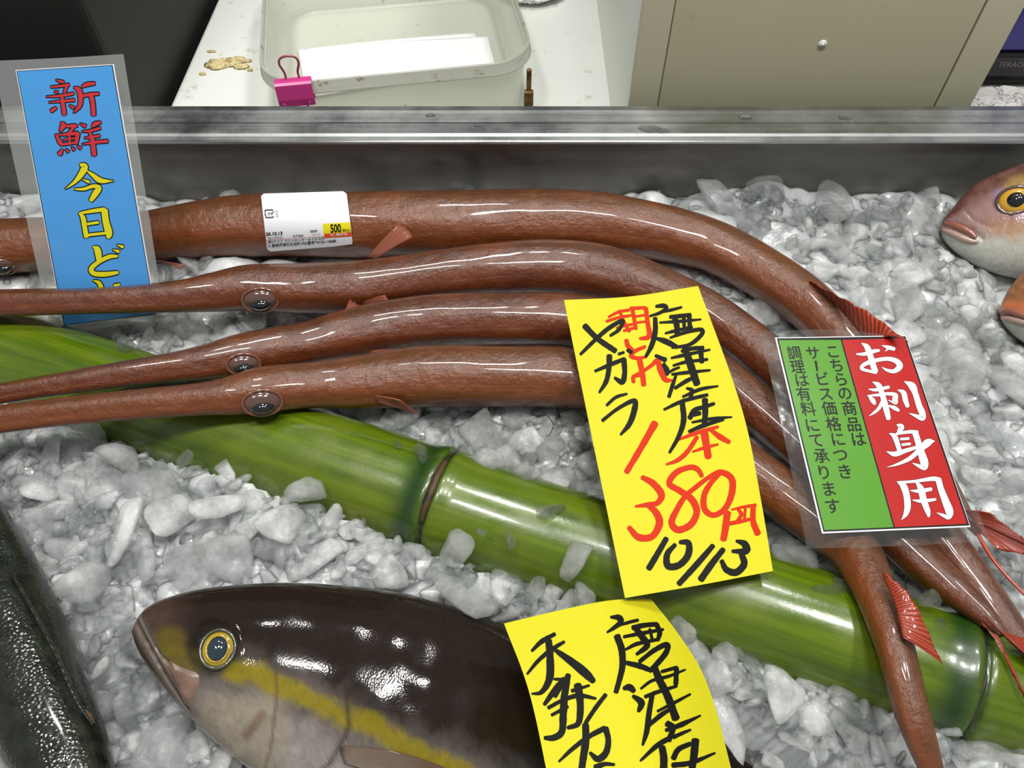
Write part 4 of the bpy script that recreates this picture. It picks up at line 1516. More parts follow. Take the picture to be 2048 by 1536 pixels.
tk.line('佐賀県唐津市浜玉町1922番地℡0120-118688', zz2(258, 1222), zz2(1580, 1120), 7.2, .015)
tk.line('プラ', zz2(245, 600), zz2(350, 592), 6.5, .02)
for st in ([(195, 545, 18), (196, 500, 18), (215, 488, 18), (330, 482, 18), (345, 495, 18)], [(200, 580, 18), (212, 622, 18), (230, 632, 18), (345, 626, 18), (362, 610, 18)]):
    tk.stroke(st, org, sc, 0, 0)
tk.poly2d(z2([(335, 520), (378, 512), (350, 540)]), [(0, 1, 2)]); tk.poly2d(z2([(178, 582), (200, 555), (225, 576)]), [(0, 1, 2)])
tk.build('black_lettering', MT['black_print'], lab)
tg = Ink(T, .0005)
tg.line('加工年月日', zz2(250, 1058), zz2(530, 1038), 4.6, .01)
tg.line('消費期限', zz2(735, 1020), zz2(945, 1006), 4.6, .02)
tg.line('コード', zz2(1122, 990), zz2(1268, 978), 4.0, .01)
for i, ch in enumerate('外包装'):
    tg.glyph(ch, zz2(418 + i * 8, 510 + i * 48), 5.0, (1, 0), (0, 1), .0)
tg.build('grey_lettering', MT['grey_print'], lab)
tw = Ink(T, .0005)
tw.line('値 段(円)', zz2(1470, 1003), zz2(1800, 985), 5.4, .02)
tw.build('white_lettering', MT['label_white'], lab)
tr_ = Ink(T, .0004)
tr_.stroke([(205, 1076, 6), (1350, 1000, 6)], org, sc, 0, 0)
tr_.build('red_rule', MT['label_orange'], lab)

# ------------------------------------------------------------------ deep-bodied fish
def build_side_fish(name, label, p0, nrm, u0, u1, top, bot, thick, colour, mat, nu=220, na=112, disp=None, group=None):
    """fish lying on its side: outline from picture points on the plane (p0, nrm), rounded on both sides"""
    n = nrm.normalized()
    C0 = Vector((0, 0, H))
    V, Fc, CLR = [], [], []
    root = thing(name, label, 'fish', p0 - n * .03, group)
    for i in range(nu + 1):
        t = (i / nu) ** 1.15
        u = u0 + (u1 - u0) * t
        a, b = top(u), bot(u)
        T_ = thick(u)
        for k in range(na):
            ang = 2 * PI * k / na
            c, s = math.cos(ang), math.sin(ang)
            v = (a + b) / 2 - (b - a) / 2 * c
            r = ray(u, v)
            base = C0 + r * (n.dot(p0 - C0) / n.dot(r))
            h = T_ * math.copysign(abs(s) ** .85, s)
            if disp and s > 0:
                h += disp(u, v) * min(1, s * 3)
            V.append(base + n * h)
            CLR.append((*colour(u, v, (c + 1) / 2), 1))
    for i in range(nu):
        for k in range(na):
            x, y = i * na + k, i * na + (k + 1) % na
            Fc.append((x, x + na, y + na, y))
    Fc.append(tuple(range(na))); Fc.append(tuple(nu * na + k for k in range(na))[::-1])
    return root, mesh_obj('body', V, Fc, mat, root, True, None, CLR)


def lerp3(a, b, t):
    return tuple(a[i] + (b[i] - a[i]) * t for i in range(3))


def nz(u, v, s, seed=0):
    return noise.noise(Vector((u / s, v / s, seed)))


def seg_dist(u, v, pl):
    best = 1e9
    for (x0, y0), (x1, y1) in zip(pl[:-1], pl[1:]):
        dx, dy = x1 - x0, y1 - y0
        t = min(1, max(0, ((u - x0) * dx + (v - y0) * dy) / (dx * dx + dy * dy)))
        best = min(best, math.hypot(u - x0 - t * dx, v - y0 - t * dy))
    return best


c_ = lambda r, g, b: srgb(r, g, b)[:3]
# ---- amberjack
AT = smooth_curve([(266, 1262), (272, 1243), (282, 1228), (300, 1212), (335, 1196), (400, 1179), (480, 1170), (570, 1166), (680, 1171), (800, 1186), (900, 1212), (1000, 1247), (1100, 1292), (1250, 1368), (1400, 1450), (1530, 1540), (1600, 1602)])
AB = smooth_curve([(266, 1266), (272, 1290), (285, 1316), (320, 1366), (365, 1418), (430, 1482), (500, 1538), (600, 1600), (750, 1660), (950, 1690), (1200, 1700), (1400, 1680), (1530, 1640), (1600, 1608)])
stripe = [(470, 1345), (520, 1348), (580, 1378), (640, 1408), (690, 1432), (740, 1446), (800, 1486), (870, 1520), (960, 1556), (1100, 1620), (1300, 1700)]
operc = [(688, 1396), (691, 1416), (692, 1450), (680, 1478), (655, 1520), (620, 1550)]
preop = [(556, 1345), (558, 1390), (552, 1440), (546, 1490), (530, 1540)]
jawl = [(276, 1240), (292, 1265), (318, 1310), (350, 1365), (384, 1418)]
jaw2 = [(288, 1232), (308, 1270), (332, 1312), (352, 1330)]


def acol(u, v, c):
    k = nz(u, v, 40) * .5 + nz(u, v, 14, 3) * .3 + nz(u, v, 5, 4) * .2
    dark = c_(44, 34, 28)
    silver = lerp3(c_(146, 137, 130), c_(94, 85, 79), min(1, max(0, .5 + k)))
    belly = lerp3(c_(186, 176, 170), c_(150, 142, 138), min(1, max(0, .5 + k)))
    yl_ = interp(u, [(266, 1335), (330, 1325), (430, 1318), (520, 1322), (620, 1342), (700, 1400), (800, 1445), (900, 1480), (1100, 1560), (1400, 1680)])
    t = sstep(-40, 64, v - yl_ + k * 60)
    col = lerp3(dark, silver, t)
    col = lerp3(col, belly, sstep(60, 170, v - yl_))
    if u < 700:
        ch = lerp3(c_(184, 172, 148), c_(158, 148, 130), .5 + k)
        col = lerp3(col, ch, sstep(1370, 1410, v) * sstep(380, 430, u) * (1 - sstep(540, 600, u)) * .8)
    ds = seg_dist(u, v, stripe)
    col = lerp3(col, c_(156, 140, 18), (1 - sstep(10, 30, ds + k * 20)) * .86)
    # snout and jaw browns, olive patch before the eye
    if u < 480:
        col = lerp3(col, c_(96, 76, 66), (1 - sstep(300, 420, u)) * .75)
        col = lerp3(col, c_(112, 96, 36), (1 - sstep(14, 40, math.hypot((u - 350) * .8, v - 1285))) * .8)
        col = lerp3(col, c_(124, 110, 34), (1 - sstep(10, 34, seg_dist(u, v, [(345, 1315), (400, 1326)]))) * .7)
        col = lerp3(col, c_(140, 128, 120), (1 - sstep(8, 22, seg_dist(u, v, jawl))) * .7)
        col = lerp3(col, c_(52, 44, 42), (1 - sstep(1, 4, seg_dist(u, v, jawl))) * .7)
        col = lerp3(col, c_(60, 48, 44), (1 - sstep(1, 4, seg_dist(u, v, jaw2))) * .5)
    col = lerp3(col, c_(38, 34, 28), (1 - sstep(42, 60, math.hypot(u - 436, v - 1298))) * .6)
    col = lerp3(col, c_(70, 60, 52), (1 - sstep(1.5, 7, seg_dist(u, v, operc))) * .75)
    col = lerp3(col, c_(104, 84, 68), (1 - sstep(1, 5, seg_dist(u, v, preop))) * .6)
    col = lerp3(col, c_(120, 84, 66), (1 - sstep(3, 14, seg_dist(u, v, [(500, 1465), (530, 1425)]))) * .6)
    f = (1 + .16 * nz(u, v, 6, 9)) * .62
    return tuple(max(0, x * f) for x in col)


def adisp(u, v):
    d = -.0008 * (1 - sstep(2, 12, seg_dist(u, v, operc))) - .0004 * (1 - sstep(1, 8, seg_dist(u, v, preop)))
    d += -.0020 * (1 - sstep(1.5, 6, seg_dist(u, v, jawl))) - .001 * (1 - sstep(1, 5, seg_dist(u, v, jaw2)))
    d += .0022 * (1 - sstep(36, 62, math.hypot(u - 436, v - 1298)))
    d += .0008 * nz(u, v, 70, 2)
    return d


athick = smooth_curve([(266, .004), (290, .010), (340, .017), (430, .024), (550, .030), (700, .033), (900, .033), (1200, .028), (1450, .014), (1600, .002)])
ap = at(620, 1370, .006)
an = (Vector((0, 0, H)) - ap).normalized()
aj, ajb = build_side_fish('amberjack', 'dark backed amberjack with yellow eye and stripe in the foreground', ap, an, 266, 1600, AT, AB, athick, acol, MT['amberjack'], 300, 170, adisp)
loc, nor = hit(ajb, 436, 1298)
ax = (nor * .5 + an * .5).normalized()
X = Vector((1, 0, 0))
k_ = zdepth(1298, .03) / F
e = dome('eye', loc, ax, X, 30 * k_, 33 * k_, 8 * k_, MT['iris_gold'], aj, .0004, 36)
ring_torus('eye_rim', loc + ax * .0004, ax, X, 32 * k_, 35 * k_, 4 * k_, MT['socket'], e)
dome('pupil', loc + ax * 2.5 * k_, ax, X, 19 * k_, 23 * k_, 9.5 * k_, MT['pupil_blue'], e, 0, 32)
ring_torus('pupil_ring', loc + ax * 8.8 * k_, ax, X, 20 * k_, 24 * k_, 1.0 * k_, MT['iris_amber'], e)


def plate(name, body, px, hgt, mat, parent, n=14):
    """thin scale-like plate laid on a body, outline px polygon, swelling by hgt"""
    cu = sum(q[0] for q in px) / len(px); cv = sum(q[1] for q in px) / len(px)
    o = [q for q in catmull(px + [px[0]], 5)][:-1]
    V, Fc = [], []
    R = 6
    for j in range(R + 1):
        f = 1 - j / R
        for q in o:
            u, v = cu + (q[0] - cu) * f, cv + (q[1] - cv) * f
            l, nn = hit(body, u, v)
            if l is None:
                l, nn = hit(body, cu, cv)
            V.append(l + nn * (hgt * (1 - f ** 3) + (.0001 if j else -.0006)))
    k = len(o)
    for j in range(R):
        for i in range(k):
            a, b = j * k + i, j * k + (i + 1) % k
            Fc.append((a, b, b + k, a + k))
    return mesh_obj(name, V, Fc, mat, parent)


plate('upper_jaw', ajb, [(338, 1318), (358, 1330), (388, 1342), (400, 1352), (399, 1372), (390, 1400), (378, 1416), (366, 1402), (350, 1366), (338, 1340)], .0016, MT['jaw'], aj)
def on_body(body, u, v, lift):
    l, nn = hit(body, u, v)
    return l + nn * lift


V, Fc, UV = [], [], []
bl = catmull([(682, 1490), (684, 1506), (690, 1524)], 8)
ol_ = catmull([(900, 1538), (905, 1560), (880, 1580)], 8)
tp = [(682, 1490), (740, 1488), (820, 1500), (900, 1538)]
nb, nl = 16, 22
for i in range(nb + 1):
    for j in range(nl + 1):
        t, w = i / nb, j / nl
        q = (np.array(bl[i]) * (1 - w) + np.array(ol_[i]) * w) + np.array((0, -14 * math.sin(w * PI) * (1 - t)))
        V.append(on_body(ajb, q[0], q[1], .0016 + .001 * math.sin(w * PI)))
        UV.append((t, w))
for i in range(nb):
    for j in range(nl):
        q = i * (nl + 1) + j
        Fc.append((q, q + 1, q + nl + 2, q + nl + 1))
o = mesh_obj('pectoral_fin', V, Fc, MT['fin_brown'], aj, True, UV)
o.modifiers.new('thick', 'SOLIDIFY').thickness = .0006

# ---- dark fish at lower left: stations run down the picture, so build it along its own axis
DK = [(-150, 905, 34), (-90, 1000, 62), (-40, 1120, 84), (0, 1220, 96), (40, 1320, 98), (82, 1420, 94), (118, 1500, 88), (150, 1580, 78), (180, 1650, 60), (200, 1700, 34), (208, 1720, 12)]
c = catmull(DK, 14)
pts = [at(q[0], q[1], .020) for q in c]
rad = [q[2] * zdepth(q[1], .02) / F for q in c]
root = thing('dark_fish', 'blackish green mottled fish with wet glare at the lower left corner', 'fish', pts[60] - Vector((0, 0, .03)))
fr = frames(pts)
V, Fc, UV, CLR = [], [], [], []
NA = 80
for i, p in enumerate(pts):
    t, s, w = fr[i]
    FISH_PTS.append((p, rad[i]))
    for k in range(NA):
        a = 2 * PI * k / NA
        ca, sa = math.cos(a), math.sin(a)
        r = rad[i] * (1 + .03 * max(0, math.cos(a - 2.5)) ** 8)
        V.append(p + s * ca * r + w * sa * r * .85)
        q = noise.noise(Vector((i * .25, ca * 3, sa * 3))) * .5 + noise.noise(Vector((i * .9, ca * 9, sa * 9))) * .35
        col = lerp3(c_(16, 18, 15), c_(44, 50, 36), min(1, max(0, .35 + q)))
        col = lerp3(col, c_(84, 82, 44), sstep(.5, .95, -ca * .0 + q + .1) * .5)
        # ca > 0 is the lower-left belly side
        col = lerp3(col, c_(150, 148, 138), sstep(.80, .98, ca + q * .1))
        CLR.append((*col, 1))
n = len(pts)
for i in range(n - 1):
    for k in range(NA):
        a, b = i * NA + k, i * NA + (k + 1) % NA
        Fc.append((a, b, b + NA, a + NA))
Fc.append(tuple(range(NA))[::-1]); Fc.append(tuple((n - 1) * NA + k for k in range(NA)))
dkb = mesh_obj('body', V, Fc, MT['darkfish'], root, True, None, CLR)
fin('dorsal_fin', [(20, 1145, .042), (100, 1290, .042), (150, 1400, .042), (185, 1450, .040)], [(29, 1148, .041), (107, 1288, .041), (155, 1392, .041), (187, 1449, .039)], MT['fin_dark'], root, 24, 5)
fin('pectoral_fin', [(-8, 1392, .012), (10, 1440, .012), (30, 1478, .012)], [(-14, 1430, .006), (8, 1476, .004), (46, 1498, .004)], MT['fin_gold'], root, 14, 5)
fin('anal_fin', [(172, 1420, .034), (184, 1440, .034)], [(184, 1428, .028), (192, 1450, .026)], MT['fin_gold'], root, 8, 4)

# ---- sea breams at the right edge
def bream_col(top, bot, eye):
    def f(u, v, c):
        k = nz(u, v, 22, 5) * .5 + nz(u, v, 8, 6) * .3
        upc = lerp3(c_(84, 50, 46), c_(124, 82, 72), .5 + k)
        mid = lerp3(c_(158, 122, 108), c_(146, 118, 124), .5 + k)
        low = c_(186, 186, 176)
        col = lerp3(upc, mid, sstep(.12, .42, 1 - c + k * .1))
        col = lerp3(col, c_(172, 134, 104), sstep(.45, .65, 1 - c + k * .1) * sstep(30, 110, u - eye[0] + 130))
        col = lerp3(col, low, sstep(.62, .80, 1 - c + k * .08))
        d = math.hypot(u - eye[0], v - eye[1])
        col = lerp3(col, c_(170, 140, 70), (1 - sstep(24, 44, d)) * .6)
        col = lerp3(col, c_(150, 140, 176), (1 - sstep(8, 22, seg_dist(u, v, [(eye[0] - 40, eye[1] + 8), (eye[0] - 6, eye[1] + 42)]))) * .5)
        return tuple(max(0, x * (1 + .15 * nz(u, v, 4, 2))) for x in col)
    return f


T1 = smooth_curve([(1881, 452), (1886, 438), (1905, 416), (1930, 388), (1952, 368), (1985, 352), (2048, 329), (2120, 308), (2250, 330), (2350, 400), (2400, 462)])
B1 = smooth_curve([(1881, 456), (1886, 476), (1905, 498), (1935, 520), (1965, 536), (2000, 548), (2048, 560), (2120, 590), (2250, 570), (2350, 510), (2400, 468)])
th1 = smooth_curve([(1881, .004), (1900, .011), (1950, .019), (2048, .027), (2200, .028), (2330, .014), (2400, .002)])
bp = at(2000, 450, .026)
bn = ((Vector((0, 0, H)) - bp).normalized() + Vector((0, 0, .5))).normalized()
jb = [(1889, 452), (1912, 460), (1938, 474), (1958, 488)]
cheekl = [(1925, 432), (1940, 452), (1975, 470), (2000, 468), (2010, 448)]
br1, br1b = build_side_fish('sea_bream', 'pinkish sea bream with amber eye and parted lips at the right edge', bp, bn, 1881, 2400, T1, B1, th1,
                            bream_col(T1, B1, (2032, 400)), MT['bream'], 190, 110,
                            lambda u, v: -.0016 * (1 - sstep(1.5, 6, seg_dist(u, v, jb))) - .0009 * (1 - sstep(1, 5, seg_dist(u, v, cheekl))))
loc, nor = hit(br1b, 2032, 401)
ax = (nor + (Vector((0, 0, H)) - loc).normalized()).normalized()
k_ = zdepth(400, .04) / F
e = dome('eye', loc, ax, X, 30 * k_, 25 * k_, 10 * k_, MT['iris_amber'], br1, .0004, 32)
ring_torus('eye_rim', loc + ax * .0003, ax, X, 31 * k_, 26 * k_, 4 * k_, MT['eye_lid'], e)
dome('pupil', loc + ax * 3 * k_, ax, X, 17 * k_, 16 * k_, 10 * k_, MT['pupil'], e, 0, 28)


def lip(name, body, px, r0, mat, parent):
    c = catmull(px, 8)
    P, R = [], []
    for i, q in enumerate(c):
        l, nn = hit(body, q[0], q[1])
        if l is None:
            continue
        P.append(l + nn * .0002); R.append(r0 * (.45 + .55 * math.sin(PI * min(1, (i + 2) / (len(c) + 2)))))
    if len(P) > 2:
        V, Fc = tube_mesh(P, R, 10)
        mesh_obj(name, V, Fc, mat, parent)


lip('upper_lip', br1b, [(1890, 446), (1912, 452), (1938, 464), (1952, 476)], .0030, MT['lip'], br1)
lip('lower_lip', br1b, [(1886, 459), (1908, 468), (1935, 480), (1956, 484)], .0026, MT['lip_pale'], br1)
T2 = smooth_curve([(2000, 618), (2004, 604), (2016, 580), (2032, 560), (2060, 535), (2120, 505), (2250, 500), (2350, 545), (2420, 606)])
B2 = smooth_curve([(2000, 622), (2004, 640), (2020, 662), (2048, 684), (2100, 715), (2200, 735), (2330, 690), (2420, 612)])
th2 = smooth_curve([(2000, .004), (2020, .010), (2060, .018), (2150, .024), (2330, .014), (2420, .002)])
bp2 = at(2090, 610, .022)
bn2 = ((Vector((0, 0, H)) - bp2).normalized() + Vector((0, 0, .5))).normalized()


def b2col(u, v, c):
    k = nz(u, v, 12, 8) * .5
    col = lerp3(c_(120, 76, 56), c_(168, 118, 78), .5 + k)
    m_ = 628 + (u - 2000) * .25
    col = lerp3(col, c_(196, 116, 74), 1 - sstep(4, 18, abs(v - m_ + 14)))
    return lerp3(col, c_(178, 178, 164), sstep(0, 14, v - m_))


br2, br2b = build_side_fish('sea_bream', 'lower sea bream with brown snout peeking in at the right edge', bp2, bn2, 2000, 2420, T2, B2, th2, b2col, MT['bream'], 120, 90)
lip('upper_lip', br2b, [(2003, 624), (2020, 622), (2045, 630), (2070, 640)], .0030, MT['lip'], br2)
lip('lower_lip', br2b, [(2005, 636), (2022, 638), (2045, 644), (2070, 652)], .0026, MT['lip_pale'], br2)

# ------------------------------------------------------------------ ice bed
gx0, gx1, gy0, gy1 = -.66, .66, -.10, WY - .0015
nxg, nyg = 500, 240
X_ = np.linspace(gx0, gx1, nxg); Y_ = np.linspace(gy0, gy1, nyg)
GX, GY = np.meshgrid(X_, Y_)
ns = 6400
sx = rng.uniform(gx0 - .02, gx1 + .02, ns); sy = rng.uniform(gy0 - .02, gy1 + .02, ns)
sh = rng.normal(0, .0032, ns); ta = rng.normal(0, .28, ns); tb = rng.normal(0, .28, ns); kc = rng.uniform(18, 60, ns)


def bed_h(px, py):
    base = -.004
    base = base + .016 * np.exp(-((py - (WY - .02)) / .05) ** 2) * (0.6 + .4 * np.sin(px * 9))
    base = base + .010 * np.exp(-((px + .17) / .11) ** 2 - ((py - .20) / .06) ** 2)
    base = base + .006 * np.exp(-((px - .30) / .15) ** 2 - ((py - .38) / .1) ** 2)
    out = np.full(px.shape, -1.0)
    cell = .03
    key = {}
    for i in range(ns):
        key.setdefault((int(sx[i] // cell), int(sy[i] // cell)), []).append(i)
    fx, fy, fo = px.ravel(), py.ravel(), out.ravel()
    cxs, cys = (fx // cell).astype(int), (fy // cell).astype(int)
    code = cxs * 10000 + cys
    for cd in np.unique(code):
        idx = np.nonzero(code == cd)[0]
        a, b = cxs[idx[0]], cys[idx[0]]
        cand = [s for da in (-1, 0, 1) for db in (-1, 0, 1) for s in key.get((a + da, b + db), [])]
        if not cand: continue
        cand = np.array(cand)
        dx = fx[idx][:, None] - sx[cand][None]; dy = fy[idx][:, None] - sy[cand][None]
        h = sh[cand] + ta[cand] * dx + tb[cand] * dy - kc[cand] * (dx * dx + dy * dy)
        fo[idx] = h.max(1)
    return base + np.maximum(fo.reshape(px.shape), -.012)


HB = bed_h(GX, GY)
# press the bed down under the fish and the bamboo
for p, r in FISH_PTS[::2]:
    rr = r * 1.05
    i0, i1 = np.searchsorted(X_, p.x - rr), np.searchsorted(X_, p.x + rr)
    j0, j1 = np.searchsorted(Y_, p.y - rr), np.searchsorted(Y_, p.y + rr)
    if i1 <= i0 or j1 <= j0: continue
    d2 = (GX[j0:j1, i0:i1] - p.x) ** 2 + (GY[j0:j1, i0:i1] - p.y) ** 2
    lim = p.z - np.sqrt(np.maximum(rr * rr - d2, 0)) - .0012
    HB[j0:j1, i0:i1] = np.where(d2 < rr * rr, np.minimum(HB[j0:j1, i0:i1], lim), HB[j0:j1, i0:i1])
rel = (GX - b0.x) * tdir.x + (GY - b0.y) * tdir.y
dperp = np.abs(-(GX - b0.x) * tdir.y + (GY - b0.y) * tdir.x)
lim = BZ - np.sqrt(np.maximum((BR + .002) ** 2 - dperp ** 2, 0)) - .001
HB = np.where(dperp < BR + .001, np.minimum(HB, np.maximum(lim, -.055)), HB)
# under the deep fish
for b_ in (ajb, br1b, br2b):
    for v in list(b_.data.vertices)[::3]:
        i, j = int(round((v.co.x - gx0) / (gx1 - gx0) * (nxg - 1))), int(round((v.co.y - gy0) / (gy1 - gy0) * (nyg - 1)))
        if 0 <= i < nxg and 0 <= j < nyg:
            HB[max(0, j - 1):j + 2, max(0, i - 1):i + 2] = np.minimum(HB[max(0, j - 1):j + 2, max(0, i - 1):i + 2], max(v.co.z - .001, -.06))


def bed_at(x, y):
    i = int(round((x - gx0) / (gx1 - gx0) * (nxg - 1))); j = int(round((y - gy0) / (gy1 - gy0) * (nyg - 1)))
    return float(HB[min(max(j, 0), nyg - 1), min(max(i, 0), nxg - 1)])


# prototypes of ice lumps: smoothed hulls
def ice_proto(seed, flat, crease, lev=3):
    rd = random.Random(seed)
    bm = bmesh.new()
    sxx, syy, szz = 1, rd.uniform(.5, .95), flat
    for _ in range(rd.choice((9, 11, 13, 15))):
        d = Vector((rd.gauss(0, 1), rd.gauss(0, 1), rd.gauss(0, 1))).normalized()
        q = rd.uniform(.72, 1.0)
        bm.verts.new((d.x * sxx * q, d.y * syy * q, d.z * szz))
    r = bmesh.ops.convex_hull(bm, input=bm.verts[:])
    bmesh.ops.delete(bm, geom=[g for g in set(r['geom_interior'] + r['geom_unused']) if isinstance(g, bmesh.types.BMVert)], context='VERTS')
    cr = bm.edges.layers.float.new('crease_edge')
    for e_ in bm.edges:
        e_[cr] = crease * rd.uniform(.3, 1.0)
    me = bpy.data.meshes.new('ice_seed')
    bm.to_mesh(me); bm.free()
    o = bpy.data.objects.new('ice_seed', me)
    COL.objects.link(o)
    md = o.modifiers.new('s', 'SUBSURF'); md.levels = lev; md.render_levels = lev
    dg = bpy.context.evaluated_depsgraph_get()
    out = bpy.data.meshes.new_from_object(o.evaluated_get(dg))
    bpy.data.objects.remove(o); bpy.data.meshes.remove(me)
    mx = max(v.co.length for v in out.vertices)
    for v in out.vertices:
        d = v.co / mx
        v.co = d * (1 + .10 * noise.noise(d * 2.2 + Vector((seed, 0, 0))) + .03 * noise.noise(d * 6 + Vector((0, seed, 0))))
    out.polygons.foreach_set('use_smooth', [True] * len(out.polygons))
    return out


protos = [ice_proto(100 + i, [.36, .5, .22, .6, .42, .28, .5][i % 7], [.55, .3, .75, .45][i % 4]) for i in range(16)]
PROTO = {}
for key in ('ice_clear', 'ice_mid', 'ice_cloud'):
    PROTO[key] = []
    for p in protos:
        q = p.copy(); q.materials.clear(); q.materials.append(MT[key]); q.name = 'ice_lump'
        PROTO[key].append(q)

# crushed ice bed: the height field and small bits, one uncountable mass
V = [(float(GX[j, i]), float(GY[j, i]), float(HB[j, i])) for j in range(nyg) for i in range(nxg)]
Fc = [(j * nxg + i, j * nxg + i + 1, (j + 1) * nxg + i + 1, (j + 1) * nxg + i) for j in range(nyg - 1) for i in range(nxg - 1)]
# skirt and base so the bed is a closed body resting in the tray
ring = list(range(nxg)) + [j * nxg + nxg - 1 for j in range(1, nyg)] + [(nyg - 1) * nxg + i for i in range(nxg - 2, -1, -1)] + [j * nxg for j in range(nyg - 2, 0, -1)]
bs = len(V)
for q in ring:
    V.append((V[q][0], V[q][1], -.0798))
for i in range(len(ring)):
    a, b = ring[i], ring[(i + 1) % len(ring)]
    Fc.append((b, a, bs + i, bs + (i + 1) % len(ring)))
Fc.append(tuple(bs + i for i in range(len(ring)))[::-1])


# --- where ice shows in the photo
def inpoly(u, v, P):
    c = False
    for i in range(len(P)):
        (x0, y0), (x1, y1) = P[i], P[i - 1]
        if (y0 > v) != (y1 > v) and u < (x1 - x0) * (v - y0) / (y1 - y0) + x0:
            c = not c
    return c


TUBES = {k: [q for q in catmull(v, 6)] for k, v in FISH.items()}
TUBES['dark'] = [np.array((q[0], q[1], q[2], 0)) for q in catmull(DK, 6)]
TARR = [np.array([[q[0], q[1], q[2]] for q in v]) for v in TUBES.values()]
POLYS = [[(1128, 600), (1396, 572), (1546, 1142), (1250, 1195)], [(1008, 1247), (1302, 1197), (1400, 1335), (1478, 1600), (1105, 1600)],
         [(1520, 662), (1822, 676), (1978, 1082), (1614, 1097)], [(31, 140), (228, 128), (314, 630), (127, 653)]]


def blocked(u, v, pad=0.0):
    for A in TARR:
        if np.min(np.hypot(A[:, 0] - u, A[:, 1] - v) - A[:, 2]) < pad: return True
    for P in POLYS:
        if inpoly(u, v, P): return True
    if 266 < u and AT(u) - pad < v < AB(u) + pad: return True
    pb = pad + 16
    if u > 1881 - pb and T1(max(u, 1881)) - pad < v < B1(max(u, 1881)) + pb: return True
    if u > 2000 - pb and T2(max(u, 2000)) - pb < v < B2(max(u, 2000)) + pb + 10: return True
    ax_v = 711 + u * .3365
    if abs(v - ax_v) < 96 + pad * .8: return True
    return False


small = []
tries = 0
while len(small) < 2500 and tries < 30000:
    tries += 1
    u, v = random.uniform(-320, 2380), random.uniform(350, 1760)
    if blocked(u, v, 4): continue
    p = at(u, v, 0)
    if not (gy0 + .01 < p.y < WY - .012): continue
    small.append((p.x, p.y, random.uniform(.005, .0105) + random.choice((0, 0, .005))))
PL = [([v.co.copy() for v in p.vertices], [tuple(f.vertices) for f in p.polygons]) for p in [ice_proto(200 + i, [.22, .36, .5][i % 3], .55, 2) for i in range(9)]]
# thin out the lumps for the mass: one subdivision level less
for _ in range(420):
    x, y = random.uniform(-.5, .5), random.uniform(WY - .05, WY - .010)
    c2 = Vector((x, y, .012)) - Vector((0, 0, H))
    d2_ = c2.y * CP - c2.z * SP
    u, v = 1024 + F * x / d2_, 768 - F * (c2.y * SP + c2.z * CP) / d2_
    if not blocked(u, v, 0):
        small.append((x, y, random.uniform(.005, .0085)))
SMALLF = []
for (x, y, r) in small:
    vs, fs = random.choice(PL)
    R = Matrix.Rotation(random.uniform(0, 6.3), 3, 'Z') @ Matrix.Rotation(random.gauss(0, .5), 3, 'X')
    z = bed_at(x, y) - r * .05
    b = len(V)
    V += [tuple(R @ v * r + Vector((x, y, z))) for v in vs]
    Fc += [tuple(b + i for i in f) for f in fs]
    SMALLF.append(fs)
nbed = len(Fc) - sum(len(q) for q in SMALLF)
bed = mesh_obj('crushed_ice', V, Fc, MT['ice_bed'])
bed.data.materials.append(MT['ice_bits'])
bed.data.polygons.foreach_set('material_index', [0 if i < nbed else 1 for i in range(len(Fc))])
tag(bed, 'bed of crushed ice filling the steel display tray', 'ice', kind='stuff')

# --- single lumps
NICE = 0


def lump(u, v, rpx, kind, label, group, lift=.35, flat=None, z=None, proto=None):
    global NICE
    p = at(u, v, .006 if z is None else z)
    r = rpx * zdepth(v, p.z) / F
    h = bed_at(p.x, p.y) if z is None else z
    zc = (max(h, -.004) + r * lift) if z is None else z
    p = at(u, v, zc)
    if p.y > WY - r - .001:
        p.y = WY - r - .001
    o = bpy.data.objects.new('ice_chunk', PROTO[kind][(random.choice((2, 5, 9, 12)) if rpx > 46 and v > 470 else random.randrange(16)) if proto is None else proto])
    COL.objects.link(o)
    o.location = p
    o.rotation_euler = (random.gauss(.12, .35), random.gauss(0, .35), random.uniform(0, 6.3))
    o.scale = (r, r, r)
    tag(o, label, 'ice', group)
    NICE += 1
    return o


